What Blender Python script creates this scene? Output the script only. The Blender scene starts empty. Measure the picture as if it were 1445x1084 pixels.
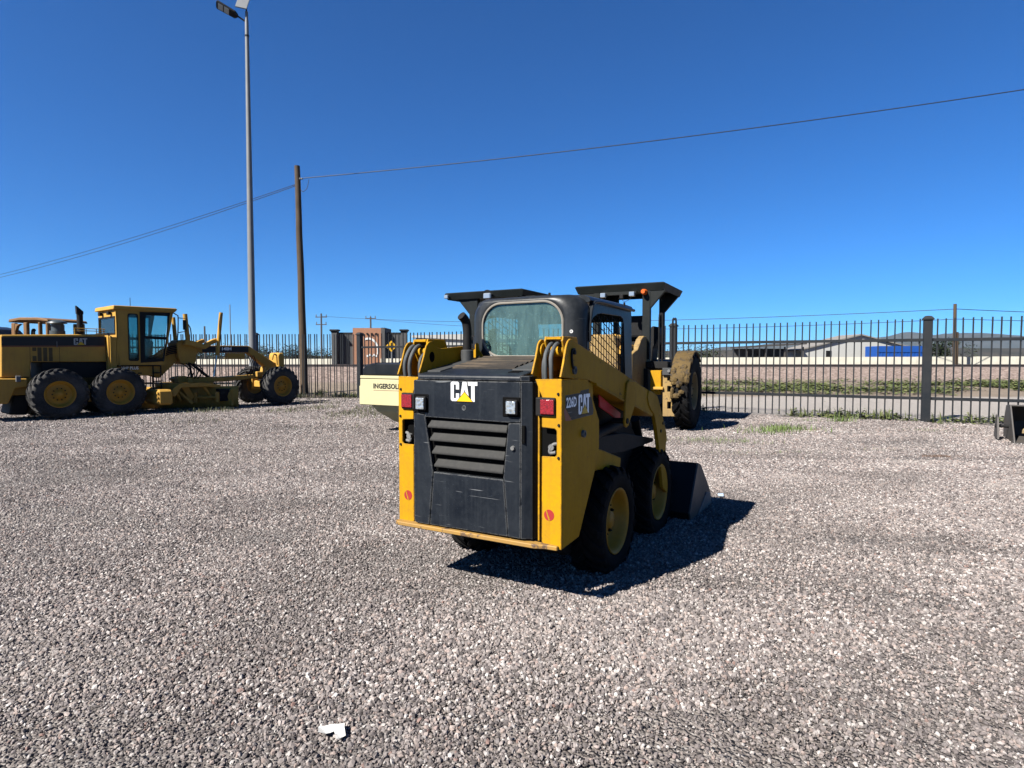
import bpy, bmesh, math, random
from mathutils import Vector, Matrix, noise
from mathutils.geometry import tessellate_polygon
R = math.radians
random.seed(7)
SC = bpy.context.scene
COL = SC.collection

# ------------------------------------------------------------------ camera
cam_d = bpy.data.cameras.new('camera'); cam = bpy.data.objects.new('camera', cam_d); COL.objects.link(cam)
cam.location = (0, 0, 1.5)
cam_d.sensor_width = 36.0; cam_d.lens = 36.0 * 850.0 / 1445.0
cam.rotation_euler = (R(90) - math.atan(35.0 / 850.0), 0, 0)
cam_d.clip_start = 0.05; cam_d.clip_end = 20000
SC.camera = cam

# ------------------------------------------------------------------ world, sun, exposure
SUN_EL = R(43.6); SUN_AZ = math.atan2(-0.664, -0.812)      # direction towards the sun, behind-left of the camera
w = bpy.data.worlds.new('World'); SC.world = w; w.use_nodes = True
nt = w.node_tree; nt.nodes.clear()
sky = nt.nodes.new('ShaderNodeTexSky'); sky.sky_type = 'NISHITA'; sky.sun_disc = False
sky.sun_elevation = SUN_EL; sky.sun_rotation = math.pi / 2 - SUN_AZ
sky.altitude = 1900; sky.air_density = 1.0; sky.dust_density = 0.0; sky.ozone_density = 6.0
bg = nt.nodes.new('ShaderNodeBackground'); bg.inputs['Strength'].default_value = 0.0515
wo = nt.nodes.new('ShaderNodeOutputWorld')
tint = nt.nodes.new('ShaderNodeMix'); tint.data_type = 'RGBA'; tint.blend_type = 'MULTIPLY'; tint.inputs[0].default_value = 1.0
tint.inputs[7].default_value = (.175, .475, .75, 1)      # deep high-altitude blue of the whole dome
nt.links.new(sky.outputs[0], tint.inputs[6]); nt.links.new(tint.outputs[2], bg.inputs[0]); nt.links.new(bg.outputs[0], wo.inputs[0])
sd = bpy.data.lights.new('sun', 'SUN'); sd.energy = 5.0; sd.angle = R(0.5); sd.color = (1.0, 0.96, 0.89)
sun = bpy.data.objects.new('sun', sd); COL.objects.link(sun)
sv = Vector((math.cos(SUN_AZ) * math.cos(SUN_EL), math.sin(SUN_AZ) * math.cos(SUN_EL), math.sin(SUN_EL)))
sun.rotation_euler = sv.to_track_quat('Z', 'Y').to_euler(); sun.location = sv * 40
SC.view_settings.view_transform = 'Standard'; SC.view_settings.look = 'None'
SC.view_settings.exposure = 1.87; SC.view_settings.gamma = 1.0
SC.view_settings.use_curve_mapping = False

# ------------------------------------------------------------------ materials
def nodes(name):
    m = bpy.data.materials.new(name); m.use_nodes = True
    n = m.node_tree.nodes; l = m.node_tree.links
    return m, n, l, n['Principled BSDF']
KA = .45      # common albedo scale for the exposure
def mixc(n, l, fac, a, b):
    x = n.new('ShaderNodeMix'); x.data_type = 'RGBA'
    for s, v in ((0, fac), (6, a), (7, b)):
        if hasattr(v, 'is_linked') or hasattr(v, 'links'): l.new(v, x.inputs[s])
        elif s == 0: x.inputs[0].default_value = v
        else: x.inputs[s].default_value = (v[0] * KA, v[1] * KA, v[2] * KA, 1)
    return x.outputs[2]
def tex(n, l, co, scale, detail=4, rough=.55, kind='ShaderNodeTexNoise'):
    t = n.new(kind); t.inputs['Scale'].default_value = scale
    if kind == 'ShaderNodeTexNoise':
        t.inputs['Detail'].default_value = detail; t.inputs['Roughness'].default_value = rough
    if co is not None: l.new(co, t.inputs['Vector'])
    return t
def ramp(n, l, src, stops):
    r = n.new('ShaderNodeValToRGB'); l.new(src, r.inputs[0])
    e = r.color_ramp.elements
    while len(e) < len(stops): e.new(.5)
    for i, (p, c) in enumerate(stops):
        e[i].position = p; e[i].color = (c[0] * KA, c[1] * KA, c[2] * KA, 1) if not isinstance(c, (int, float)) else (c, c, c, 1)
    return r.outputs[0]
def paint(name, col, rough=.45, metal=0., dirt=(.28, .24, .19), dirt_amt=.35, chip=None, chip_lo=.68, scratch=0., streak=0., bump=.15, spec=.5, gap_band=False, edge=None):
    m, n, l, b = nodes(name)
    tc = n.new('ShaderNodeTexCoord').outputs['Object']
    n1 = tex(n, l, tc, 2.3, 6, .65); n2 = tex(n, l, tc, 38, 3)
    f = ramp(n, l, n1.outputs[0], [(.38, 0), (.78, dirt_amt)])
    c = mixc(n, l, f, col, dirt)
    f2 = ramp(n, l, n2.outputs[0], [(.45, 0), (.85, dirt_amt * .6)])
    c = mixc(n, l, f2, c, dirt)
    if streak > 0:
        mp = n.new('ShaderNodeMapping'); l.new(tc, mp.inputs[0]); mp.inputs['Scale'].default_value = (26, 26, 1.2)
        n4 = tex(n, l, mp.outputs[0], 1.0, 4)
        c = mixc(n, l, ramp(n, l, n4.outputs[0], [(.5, 0), (.75, streak)]), c, dirt)
    if gap_band:
        mp = n.new('ShaderNodeMapping'); l.new(tc, mp.inputs[0]); mp.inputs['Scale'].default_value = (3, 30, 30)
        n6 = tex(n, l, mp.outputs[0], 1.0, 5, .7)
        c = mixc(n, l, ramp(n, l, n6.outputs[0], [(.45, .85), (.58, 0)]), c, (.018, .015, .012))  # dark bands painted in for the shaded gaps between hood slats
    if scratch > 0:
        for k, (sx, sy, sz, rot) in enumerate(((3, 3, 60, .25), (4, 4, 75, -.5))):
            mp = n.new('ShaderNodeMapping'); l.new(tc, mp.inputs[0]); mp.inputs['Scale'].default_value = (sx, sy, sz)
            mp.inputs['Rotation'].default_value = (0, rot, 0); mp.inputs['Location'].default_value = (k * 3.1, 0, 0)
            n5 = tex(n, l, mp.outputs[0], 1.0, 2)
            c = mixc(n, l, ramp(n, l, n5.outputs[0], [(.70, 0), (.74, scratch)]), c, (.32, .33, .33))
    if chip:
        n3 = tex(n, l, tc, 11, 8, .7)
        c = mixc(n, l, ramp(n, l, n3.outputs[0], [(chip_lo, 0), (chip_lo + .02, .9)]), c, chip)
    if edge:
        bv = n.new('ShaderNodeBevel'); bv.samples = 4; bv.inputs['Radius'].default_value = .009
        gn = n.new('ShaderNodeNewGeometry'); dt = n.new('ShaderNodeVectorMath'); dt.operation = 'DOT_PRODUCT'
        l.new(bv.outputs[0], dt.inputs[0]); l.new(gn.outputs['True Normal'], dt.inputs[1])
        n7 = tex(n, l, tc, 16, 6, .75); mu = n.new('ShaderNodeMath'); mu.operation = 'MULTIPLY'
        l.new(ramp(n, l, dt.outputs['Value'], [(.90, 1.0), (.985, 0.0)]), mu.inputs[0]); l.new(ramp(n, l, n7.outputs[0], [(.42, 0), (.50, .95)]), mu.inputs[1])
        c = mixc(n, l, mu.outputs[0], c, edge)
    l.new(c, b.inputs['Base Color'])
    rr = n.new('ShaderNodeMapRange'); l.new(n1.outputs[0], rr.inputs[0]); rr.inputs[3].default_value = max(rough - .12, .05); rr.inputs[4].default_value = min(rough + .25, 1)
    l.new(rr.outputs[0], b.inputs['Roughness'])
    b.inputs['Metallic'].default_value = metal
    b.inputs['Specular IOR Level'].default_value = spec * .55
    if bump:
        bp = n.new('ShaderNodeBump'); bp.inputs['Strength'].default_value = bump; bp.inputs['Distance'].default_value = .004
        l.new(n2.outputs[0], bp.inputs['Height']); l.new(bp.outputs[0], b.inputs['Normal'])
    return m
def plain(name, col, rough=.5, metal=0., spec=.5):
    m, n, l, b = nodes(name)
    b.inputs['Base Color'].default_value = (col[0] * KA, col[1] * KA, col[2] * KA, 1); b.inputs['Roughness'].default_value = rough
    b.inputs['Metallic'].default_value = metal; b.inputs['Specular IOR Level'].default_value = spec * .55
    return m
def glass(name, tint, dust=.25, dustcol=(.35, .4, .37), streaky=True):
    m, n, l, b = nodes(name)
    n.remove(b); out = n['Material Output']
    tr = n.new('ShaderNodeBsdfTransparent'); tr.inputs[0].default_value = (*tint, 1)
    gl = n.new('ShaderNodeBsdfGlossy'); gl.inputs['Roughness'].default_value = .06
    df = n.new('ShaderNodeBsdfDiffuse')
    fr = n.new('ShaderNodeFresnel'); fr.inputs[0].default_value = 1.5
    tc = n.new('ShaderNodeTexCoord').outputs['Object']
    mp = n.new('ShaderNodeMapping'); l.new(tc, mp.inputs[0]); mp.inputs['Scale'].default_value = (22, 22, 5) if streaky else (6, 6, 6)
    nz = tex(n, l, mp.outputs[0], 1.0, 6, .7); sp = tex(n, l, tc, 95, 2)
    add = n.new('ShaderNodeMath'); add.operation = 'ADD'
    l.new(ramp(n, l, nz.outputs[0], [(.35, dust * .45), (.75, dust)]), add.inputs[0])
    l.new(ramp(n, l, sp.outputs[0], [(.66, 0), (.72, dust)]), add.inputs[1])
    df.inputs[0].default_value = (*dustcol, 1)
    m1 = n.new('ShaderNodeMixShader'); l.new(add.outputs[0], m1.inputs[0]); l.new(tr.outputs[0], m1.inputs[1]); l.new(df.outputs[0], m1.inputs[2])
    m2 = n.new('ShaderNodeMixShader'); l.new(fr.outputs[0], m2.inputs[0]); l.new(m1.outputs[0], m2.inputs[1]); l.new(gl.outputs[0], m2.inputs[2])
    l.new(m2.outputs[0], out.inputs[0])
    return m

M = {}
M['yellow'] = paint('machine_yellow', (.65, .335, .009), .45, dirt=(.30, .165, .03), dirt_amt=.5, chip=(.09, .05, .03), chip_lo=.675, streak=.3, spec=.08, edge=(.10, .06, .035))
M['yellow_worn'] = paint('faded_yellow', (.68, .38, .075), .55, dirt=(.30, .19, .07), dirt_amt=.5, chip=(.13, .07, .04), chip_lo=.70, streak=.25, spec=.1)
M['yellow_mud'] = paint('muddy_yellow', (.42, .27, .085), .7, dirt=(.20, .14, .08), dirt_amt=.8, chip=(.09, .06, .04), chip_lo=.60, streak=.35)
M['mud'] = paint('dried_mud', (.15, .092, .022), .85, dirt=(.045, .03, .014), dirt_amt=.8, chip=(.05, .035, .02), chip_lo=.55)
M['rim_yellow'] = paint('rim_yellow', (.62, .30, .012), .5, dirt=(.30, .15, .03), dirt_amt=.4, chip=(.08, .05, .03), chip_lo=.70)
M['rubber_dusty'] = paint('dusty_rubber', (.02, .02, .021), .8, dirt=(.17, .16, .15), dirt_amt=.6, bump=.4, spec=.3)
M['cream'] = paint('cream_paint', (.66, .60, .34), .45, dirt=(.42, .36, .22), dirt_amt=.25, chip=None, streak=.12)
M['black'] = paint('black_enamel', (.007, .010, .016), .36, dirt=(.045, .052, .060), dirt_amt=.42, chip=(.25, .25, .25), chip_lo=.80, scratch=.6, streak=.35, spec=.3, edge=(.16, .16, .155))
M['cab'] = paint('cab_black_steel', (.010, .012, .014), .30, dirt=(.06, .065, .07), dirt_amt=.5, scratch=.2, streak=.35, spec=.32)
M['dark'] = paint('dark_metal', (.008, .008, .009), .6, dirt=(.034, .03, .027), dirt_amt=.4, spec=.25)
M['black_canopy'] = paint('canopy_black', (.006, .009, .009), .5, dirt=(.03, .032, .032), dirt_amt=.3, spec=.25)
M['rubber'] = paint('tyre_rubber', (.008, .008, .009), .75, dirt=(.04, .036, .032), dirt_amt=.4, bump=.4, spec=.1)
M['hose'] = paint('rubber_hose', (.065, .075, .08), .55, dirt=(.16, .16, .155), dirt_amt=.4)
M['grey_steel'] = paint('worn_steel', (.11, .105, .10), .55, metal=.2, dirt=(.10, .07, .05), dirt_amt=.6, streak=.3)
M['pale_steel'] = paint('pale_casting', (.22, .22, .215), .6, dirt=(.1, .095, .09), dirt_amt=.6)
M['chrome'] = plain('bright_steel', (.7, .7, .72), .2, 1.0)
M['louver'] = paint('dusty_louver', (.014, .014, .0135), .7, dirt=(.052, .049, .043), dirt_amt=.75, streak=.4, bump=.4)
M['hood_dust'] = paint('dusty_hood', (.04, .032, .024), .65, dirt=(.15, .11, .07), dirt_amt=.85, bump=.4)
M['hood_dust'] = paint('dusty_hood', (.05, .04, .03), .7, dirt=(.16, .115, .07), dirt_amt=.85, bump=.4, gap_band=True)  # dust, plus painted dark bands for the shade between slats
M['hood_plate'] = paint('grey_hood_plate', (.036, .040, .042), .5, dirt=(.10, .095, .09), dirt_amt=.6)
M['void'] = plain('dark_recess', (.004, .004, .004), .9, 0, .1)  # near-black that paints in recess shade; also used for black print
M['red'] = paint('red_lock', (.85, .03, .04), .45, dirt=(.3, .03, .03), dirt_amt=.3)
M['white'] = paint('white_lettering', (.80, .80, .78), .5, dirt=(.4, .4, .38), dirt_amt=.25, chip=(.03, .03, .03), chip_lo=.70)
M['grey_letter'] = paint('grey_lettering', (.55, .55, .52), .5, dirt=(.25, .25, .23), dirt_amt=.4)
M['decal_white'] = plain('decal_white', (1.75, 1.75, 1.7), .5)
M['logo_yellow'] = plain('logo_yellow', (.88, .55, .01), .4)
M['gasket'] = paint('dusty_gasket', (.22, .195, .165), .8, dirt=(.36, .33, .28), dirt_amt=.7)
M['glass_rear'] = glass('dusty_green_glass', (.62, .86, .80), .62, (.075, .125, .115))
M['glass'] = glass('cab_glass', (.55, .74, .74), .10, (.05, .07, .07))
M['lens_clear'] = plain('lamp_glass', (.55, .62, .68), .12, .55)
M['orange'] = plain('beacon_orange', (.80, .14, .02), .3)
M['fence'] = paint('fence_paint', (.012, .016, .021), .5, dirt=(.06, .055, .05), dirt_amt=.35, spec=.3)
M['galv'] = paint('galvanised_steel', (.24, .25, .26), .5, metal=.0, dirt=(.13, .13, .13), dirt_amt=.4)
M['wood'] = paint('weathered_wood', (.105, .068, .038), .85, dirt=(.045, .032, .02), dirt_amt=.7, streak=.7, bump=.7)
M['concrete_wall'] = paint('whitewashed_wall', (.66, .63, .53), .85, dirt=(.32, .29, .22), dirt_amt=.4, streak=.25)
M['white_building'] = paint('white_sheet', (.56, .56, .53), .6, dirt=(.45, .43, .38), dirt_amt=.3)
M['grey_wall'] = paint('grey_sheet', (.085, .083, .082), .7, dirt=(.05, .05, .05), dirt_amt=.4)
M['blue'] = plain('blue_sheet', (.012, .09, .40), .5)
M['roof'] = paint('tin_roof', (.075, .07, .065), .6, dirt=(.04, .035, .035), dirt_amt=.4)
M['pale_roof'] = paint('pale_roof', (.30, .28, .25), .6, dirt=(.18, .16, .14), dirt_amt=.4)
M['pink_decal'] = plain('faded_red_decal', (.42, .12, .07), .5)
M['wire'] = plain('wire_black', (.02, .02, .022), .6)
M['paper'] = paint('white_paper', (.80, .79, .75), .8, dirt=(.35, .31, .26), dirt_amt=.5)
M['blue_paper'] = plain('pale_blue_paper', (.45, .6, .8), .8)
M['sign_yellow'] = plain('sign_yellow', (.72, .40, .01), .5)
M['rust_frame'] = paint('orange_faded', (.24, .115, .03), .6, dirt=(.11, .06, .03), dirt_amt=.5)
M['rail'] = paint('rail_steel', (.06, .05, .05), .5, dirt=(.12, .08, .06), dirt_amt=.5)

def tail_lens(name):
    m, n, l, b = nodes(name)
    tc = n.new('ShaderNodeTexCoord').outputs['Object']
    v = tex(n, l, tc, 190, kind='ShaderNodeTexVoronoi')
    c = ramp(n, l, v.outputs['Distance'], [(.1, (.55, .02, .03)), (.6, (.20, .008, .012))])
    l.new(c, b.inputs['Base Color']); b.inputs['Roughness'].default_value = .18
    b.inputs['Coat Weight'].default_value = .6
    bp = n.new('ShaderNodeBump'); bp.inputs['Strength'].default_value = .5; bp.inputs['Distance'].default_value = .002
    l.new(v.outputs['Distance'], bp.inputs['Height']); l.new(bp.outputs[0], b.inputs['Normal'])
    return m
M['tail'] = tail_lens('tail_lens')
def brick_mat():
    m, n, l, b = nodes('orange_brick')
    tc = n.new('ShaderNodeTexCoord').outputs['Object']
    mp = n.new('ShaderNodeMapping'); l.new(tc, mp.inputs[0]); mp.inputs['Rotation'].default_value = (R(90), 0, 0)
    t = n.new('ShaderNodeTexBrick'); l.new(mp.outputs[0], t.inputs['Vector']); t.inputs['Scale'].default_value = 4
    t.inputs['Color1'].default_value = (.185, .075, .034, 1); t.inputs['Color2'].default_value = (.155, .062, .028, 1); t.inputs['Mortar'].default_value = (.12, .085, .06, 1)
    l.new(t.outputs[0], b.inputs['Base Color']); b.inputs['Roughness'].default_value = .85
    return m
M['brick'] = brick_mat()

# ------------------------------------------------------------------ mesh helpers
def link(name, me, mat=None, parent=None, smooth=False):
    o = bpy.data.objects.new(name, me); COL.objects.link(o)
    if mat is not None and not me.materials: me.materials.append(M[mat] if isinstance(mat, str) else mat)
    if parent is not None: o.parent = parent
    if smooth:
        for p in me.polygons: p.use_smooth = True
    return o
def fin(name, bm, mat, parent=None, bevel=0., seg=1, smooth=False, autosmooth=False):
    bmesh.ops.remove_doubles(bm, verts=bm.verts, dist=1e-6)
    bmesh.ops.recalc_face_normals(bm, faces=bm.faces)
    if bevel > 0:
        es = [e for e in bm.edges if len(e.link_faces) == 2 and e.calc_face_angle(0) > R(28)]
        try: bmesh.ops.bevel(bm, geom=es, offset=bevel, segments=seg, affect='EDGES', profile=.6, clamp_overlap=True)
        except Exception: pass
    if autosmooth:
        for f in bm.faces: f.smooth = True
        for e in bm.edges:
            if len(e.link_faces) == 2 and e.calc_face_angle(0) > R(34): e.smooth = False
    me = bpy.data.meshes.new(name); bm.to_mesh(me); bm.free()
    return link(name, me, mat, parent, smooth)
def thing(name, label, cat, loc=(0, 0, 0), rz=0., group=None):
    o = bpy.data.objects.new(name, None); COL.objects.link(o); o.location = loc; o.rotation_euler = (0, 0, rz)
    o.empty_display_size = .2
    return tag(o, label, cat, group)
def tag(o, label, cat, group=None):
    o['label'] = label; o['category'] = cat
    if group: o['group'] = group
    return o
def add_box(bm, x0, x1, y0, y1, z0, z1):
    v = [bm.verts.new(p) for p in ((x0, y0, z0), (x1, y0, z0), (x1, y1, z0), (x0, y1, z0), (x0, y0, z1), (x1, y0, z1), (x1, y1, z1), (x0, y1, z1))]
    for f in ((0, 3, 2, 1), (4, 5, 6, 7), (0, 1, 5, 4), (1, 2, 6, 5), (2, 3, 7, 6), (3, 0, 4, 7)): bm.faces.new([v[i] for i in f])
    return v
def box(name, x0, x1, y0, y1, z0, z1, mat, parent=None, bevel=.004, seg=1):
    bm = bmesh.new(); add_box(bm, *sorted((x0, x1)), *sorted((y0, y1)), *sorted((z0, z1)))
    return fin(name, bm, mat, parent, bevel, seg)
def P3(plane, u, v, d):
    return {'YZ': (d, u, v), 'XZ': (u, d, v), 'XY': (u, v, d)}[plane]
def add_prism(bm, pts, plane, a, b, holes=()):
    loops = [list(pts)] + [list(h) for h in holes]
    tri = tessellate_polygon([[Vector((p[0], p[1], 0)) for p in lp] for lp in loops])
    flat = [p for lp in loops for p in lp]
    A = [bm.verts.new(P3(plane, p[0], p[1], a)) for p in flat]; B = [bm.verts.new(P3(plane, p[0], p[1], b)) for p in flat]
    if not holes:
        bm.faces.new(A); bm.faces.new(B[::-1])
    else:
        for t in tri:
            try: bm.faces.new([A[i] for i in t]); bm.faces.new([B[i] for i in reversed(t)])
            except ValueError: pass
    k = 0
    for lp in loops:
        n = len(lp)
        for i in range(n):
            j = (i + 1) % n
            bm.faces.new([A[k + i], A[k + j], B[k + j], B[k + i]])
        k += n
def prism(name, pts, plane, a, b, mat, parent=None, bevel=0., holes=(), autosmooth=False):
    bm = bmesh.new(); add_prism(bm, pts, plane, a, b, holes)
    return fin(name, bm, mat, parent, bevel, autosmooth=autosmooth)
def add_tube(bm, pts, r, seg=8, closed=False):
    pts = [Vector(p) for p in pts]; n = len(pts); rings = []
    rs = r if isinstance(r, (list, tuple)) else [r] * n
    up = None
    for i, p in enumerate(pts):
        if closed: t = (pts[(i + 1) % n] - pts[i - 1])
        else: t = pts[min(i + 1, n - 1)] - pts[max(i - 1, 0)]
        t.normalize()
        if up is None: up = t.orthogonal().normalized()
        up = (up - t * up.dot(t))
        if up.length < 1e-6: up = t.orthogonal()
        up.normalize(); s = t.cross(up)
        rings.append([bm.verts.new(p + (up * math.cos(2 * math.pi * k / seg) + s * math.sin(2 * math.pi * k / seg)) * rs[i]) for k in range(seg)])
    m = n if closed else n - 1
    for i in range(m):
        a, b = rings[i], rings[(i + 1) % n]
        for k in range(seg): bm.faces.new([a[k], a[(k + 1) % seg], b[(k + 1) % seg], b[k]])
    if not closed:
        bm.faces.new(rings[0][::-1]); bm.faces.new(rings[-1])
def tube(name, pts, r, mat, parent=None, seg=8, closed=False):
    bm = bmesh.new(); add_tube(bm, pts, r, seg, closed)
    return fin(name, bm, mat, parent, autosmooth=True)
def arcpts(pts, k=6):
    """Catmull-Rom through pts"""
    P = [Vector(p) for p in pts]; out = []
    for i in range(len(P) - 1):
        p0 = P[max(i - 1, 0)]; p1 = P[i]; p2 = P[i + 1]; p3 = P[min(i + 2, len(P) - 1)]
        for j in range(k):
            t = j / k
            out.append(.5 * ((2 * p1) + (p2 - p0) * t + (2 * p0 - 5 * p1 + 4 * p2 - p3) * t * t + (3 * p1 - p0 - 3 * p2 + p3) * t ** 3))
    out.append(P[-1]); return out
def add_lathe(bm, prof, seg=32, axis='X', closed=False):
    rings = []
    for (a, r) in prof:
        ring = []
        for k in range(seg):
            t = 2 * math.pi * k / seg; c, s = r * math.cos(t), r * math.sin(t)
            ring.append(bm.verts.new({'X': (a, c, s), 'Y': (c, a, s), 'Z': (c, s, a)}[axis]))
        rings.append(ring)
    m = len(rings) if closed else len(rings) - 1
    for i in range(m):
        a, b = rings[i], rings[(i + 1) % len(rings)]
        for k in range(seg): bm.faces.new([a[k], a[(k + 1) % seg], b[(k + 1) % seg], b[k]])
    if not closed:
        if prof[0][1] > 1e-4: bm.faces.new(rings[0])
        if prof[-1][1] > 1e-4: bm.faces.new(rings[-1][::-1])
def lathe(name, prof, mat, parent=None, seg=32, axis='X', closed=False, loc=(0, 0, 0)):
    bm = bmesh.new(); add_lathe(bm, prof, seg, axis, closed)
    o = fin(name, bm, mat, parent, autosmooth=True); o.location = loc
    return o
def cyl(name, p0, p1, r, mat, parent=None, seg=16):
    return tube(name, [p0, p1], r, mat, parent, seg)
def rrect(x0, x1, z0, z1, r, k=5):
    o = []
    for cx, cz, a in ((x1 - r, z1 - r, 0), (x0 + r, z1 - r, 90), (x0 + r, z0 + r, 180), (x1 - r, z0 + r, 270)):
        for i in range(k + 1):
            t = R(a + 90 * i / k); o.append((cx + r * math.cos(t), cz + r * math.sin(t)))
    return o
def text_mesh(txt, width, height, bold=.02):
    cu = bpy.data.curves.new('lettering', 'FONT'); cu.body = txt; cu.extrude = 0; cu.offset = bold; cu.resolution_u = 2
    ob = bpy.data.objects.new('lettering_tmp', cu); COL.objects.link(ob)
    dg = bpy.context.evaluated_depsgraph_get(); me = bpy.data.meshes.new_from_object(ob.evaluated_get(dg))
    bpy.data.objects.remove(ob); bpy.data.curves.remove(cu)
    xs = [v.co.x for v in me.vertices]; ys = [v.co.y for v in me.vertices]
    x0, x1, y0, y1 = min(xs), max(xs), min(ys), max(ys)
    for v in me.vertices:
        v.co.x = (v.co.x - x0) / (x1 - x0) * width; v.co.y = (v.co.y - y0) / (y1 - y0) * height; v.co.z = 0
    me.materials.clear()
    return me
def lettering(txt, mat, parent, o, u, v, width, height, bold=.02, label=None):
    """flat print: u is the reading direction, v is up, both in the parent's frame"""
    me = text_mesh(txt, width, height, bold); u = Vector(u).normalized(); v = Vector(v).normalized(); o = Vector(o)
    for q in me.vertices: q.co = o + u * q.co.x + v * q.co.y
    return link('lettering', me, mat, parent)
def cat_logo(parent, o, u, v, width, height, letter='white', nrm=None):
    u = Vector(u).normalized(); v = Vector(v).normalized(); o = Vector(o); n = Vector(nrm)
    def poly(bm, pts, off):
        bm.faces.new([bm.verts.new(o + u * (p[0] * width) + v * (p[1] * height) + n * off) for p in pts])
    Cc = [(.05, 0), (.0, .07), (0, .93), (.05, 1), (.27, 1), (.32, .93), (.32, .60), (.20, .60), (.20, .85), (.12, .85), (.12, .15), (.20, .15), (.20, .40), (.32, .40), (.32, .07), (.27, 0)]
    A = [(.34, 0), (.45, 1), (.60, 1), (.71, 0), (.60, 0), (.525, .66), (.455, 0)]
    T = [(.64, 1), (1, 1), (1, .81), (.90, .81), (.90, 0), (.77, 0), (.77, .81), (.655, .81)]
    bm = bmesh.new()
    for pts in (Cc, A, T):
        b2 = bmesh.new(); b2.free()
        tri = tessellate_polygon([[Vector((p[0], p[1], 0)) for p in pts]])
        vs = [bm.verts.new(o + u * (p[0] * width) + v * (p[1] * height)) for p in pts]
        for t in tri: bm.faces.new([vs[i] for i in t])
    me = bpy.data.meshes.new('emblem_letters'); bm.to_mesh(me); bm.free()
    a = link('emblem_letters', me, letter, parent)
    bm = bmesh.new(); poly(bm, [(.20, -.03), (.53, .52), (.86, -.03)], .0008)
    me = bpy.data.meshes.new('emblem_outline'); bm.to_mesh(me); bm.free(); link('emblem_outline', me, 'void', parent)
    bm = bmesh.new(); poly(bm, [(.235, 0), (.53, .47), (.825, 0)], .0016)
    me = bpy.data.meshes.new('emblem_triangle'); bm.to_mesh(me); bm.free(); link('emblem_triangle', me, 'logo_yellow', parent)
    return a

# ------------------------------------------------------------------ terrain
def ss(a, b, x):
    t = min(max((x - a) / (b - a), 0), 1); return t * t * (3 - 2 * t)
def lin(a, b, x): return min(max((x - a) / (b - a), 0), 1)
def fence_y(x): return 23.4 + (x + 5.9) * (14.45 - 23.4) / (9.95 + 5.9) if x > -5.9 else 23.4
def terrain(x, y):
    z = 0.
    y0 = 19.5 + 4.5 * ss(6, -8, x) if True else 0
    z += .40 * lin(y0, 31, y) + .62 * ss(31, 35.3, y) - .14 * ss(38.5, 42, y)
    if y > 21: z += .05 * noise.noise(Vector((x * .35, y * .5, 3.3))) * lin(21, 24, y)
    z += .078 * math.exp(-((x - .7) ** 2 + (y - 5.0) ** 2) / 9.7)
    near = 1 - lin(14, 20, y)
    if near > 0: z += near * (.012 * noise.noise(Vector((x * .6, y * .6, 0))) + .006 * noise.noise(Vector((x * 2.1, y * 2.1, 5))) - .008)
    return z
def axis_lines(near, step, far, growth=1.35):
    a = [i * step for i in range(int(near / step) + 1)]; s = step
    while a[-1] < far: s *= growth; a.append(a[-1] + s)
    return a
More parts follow.
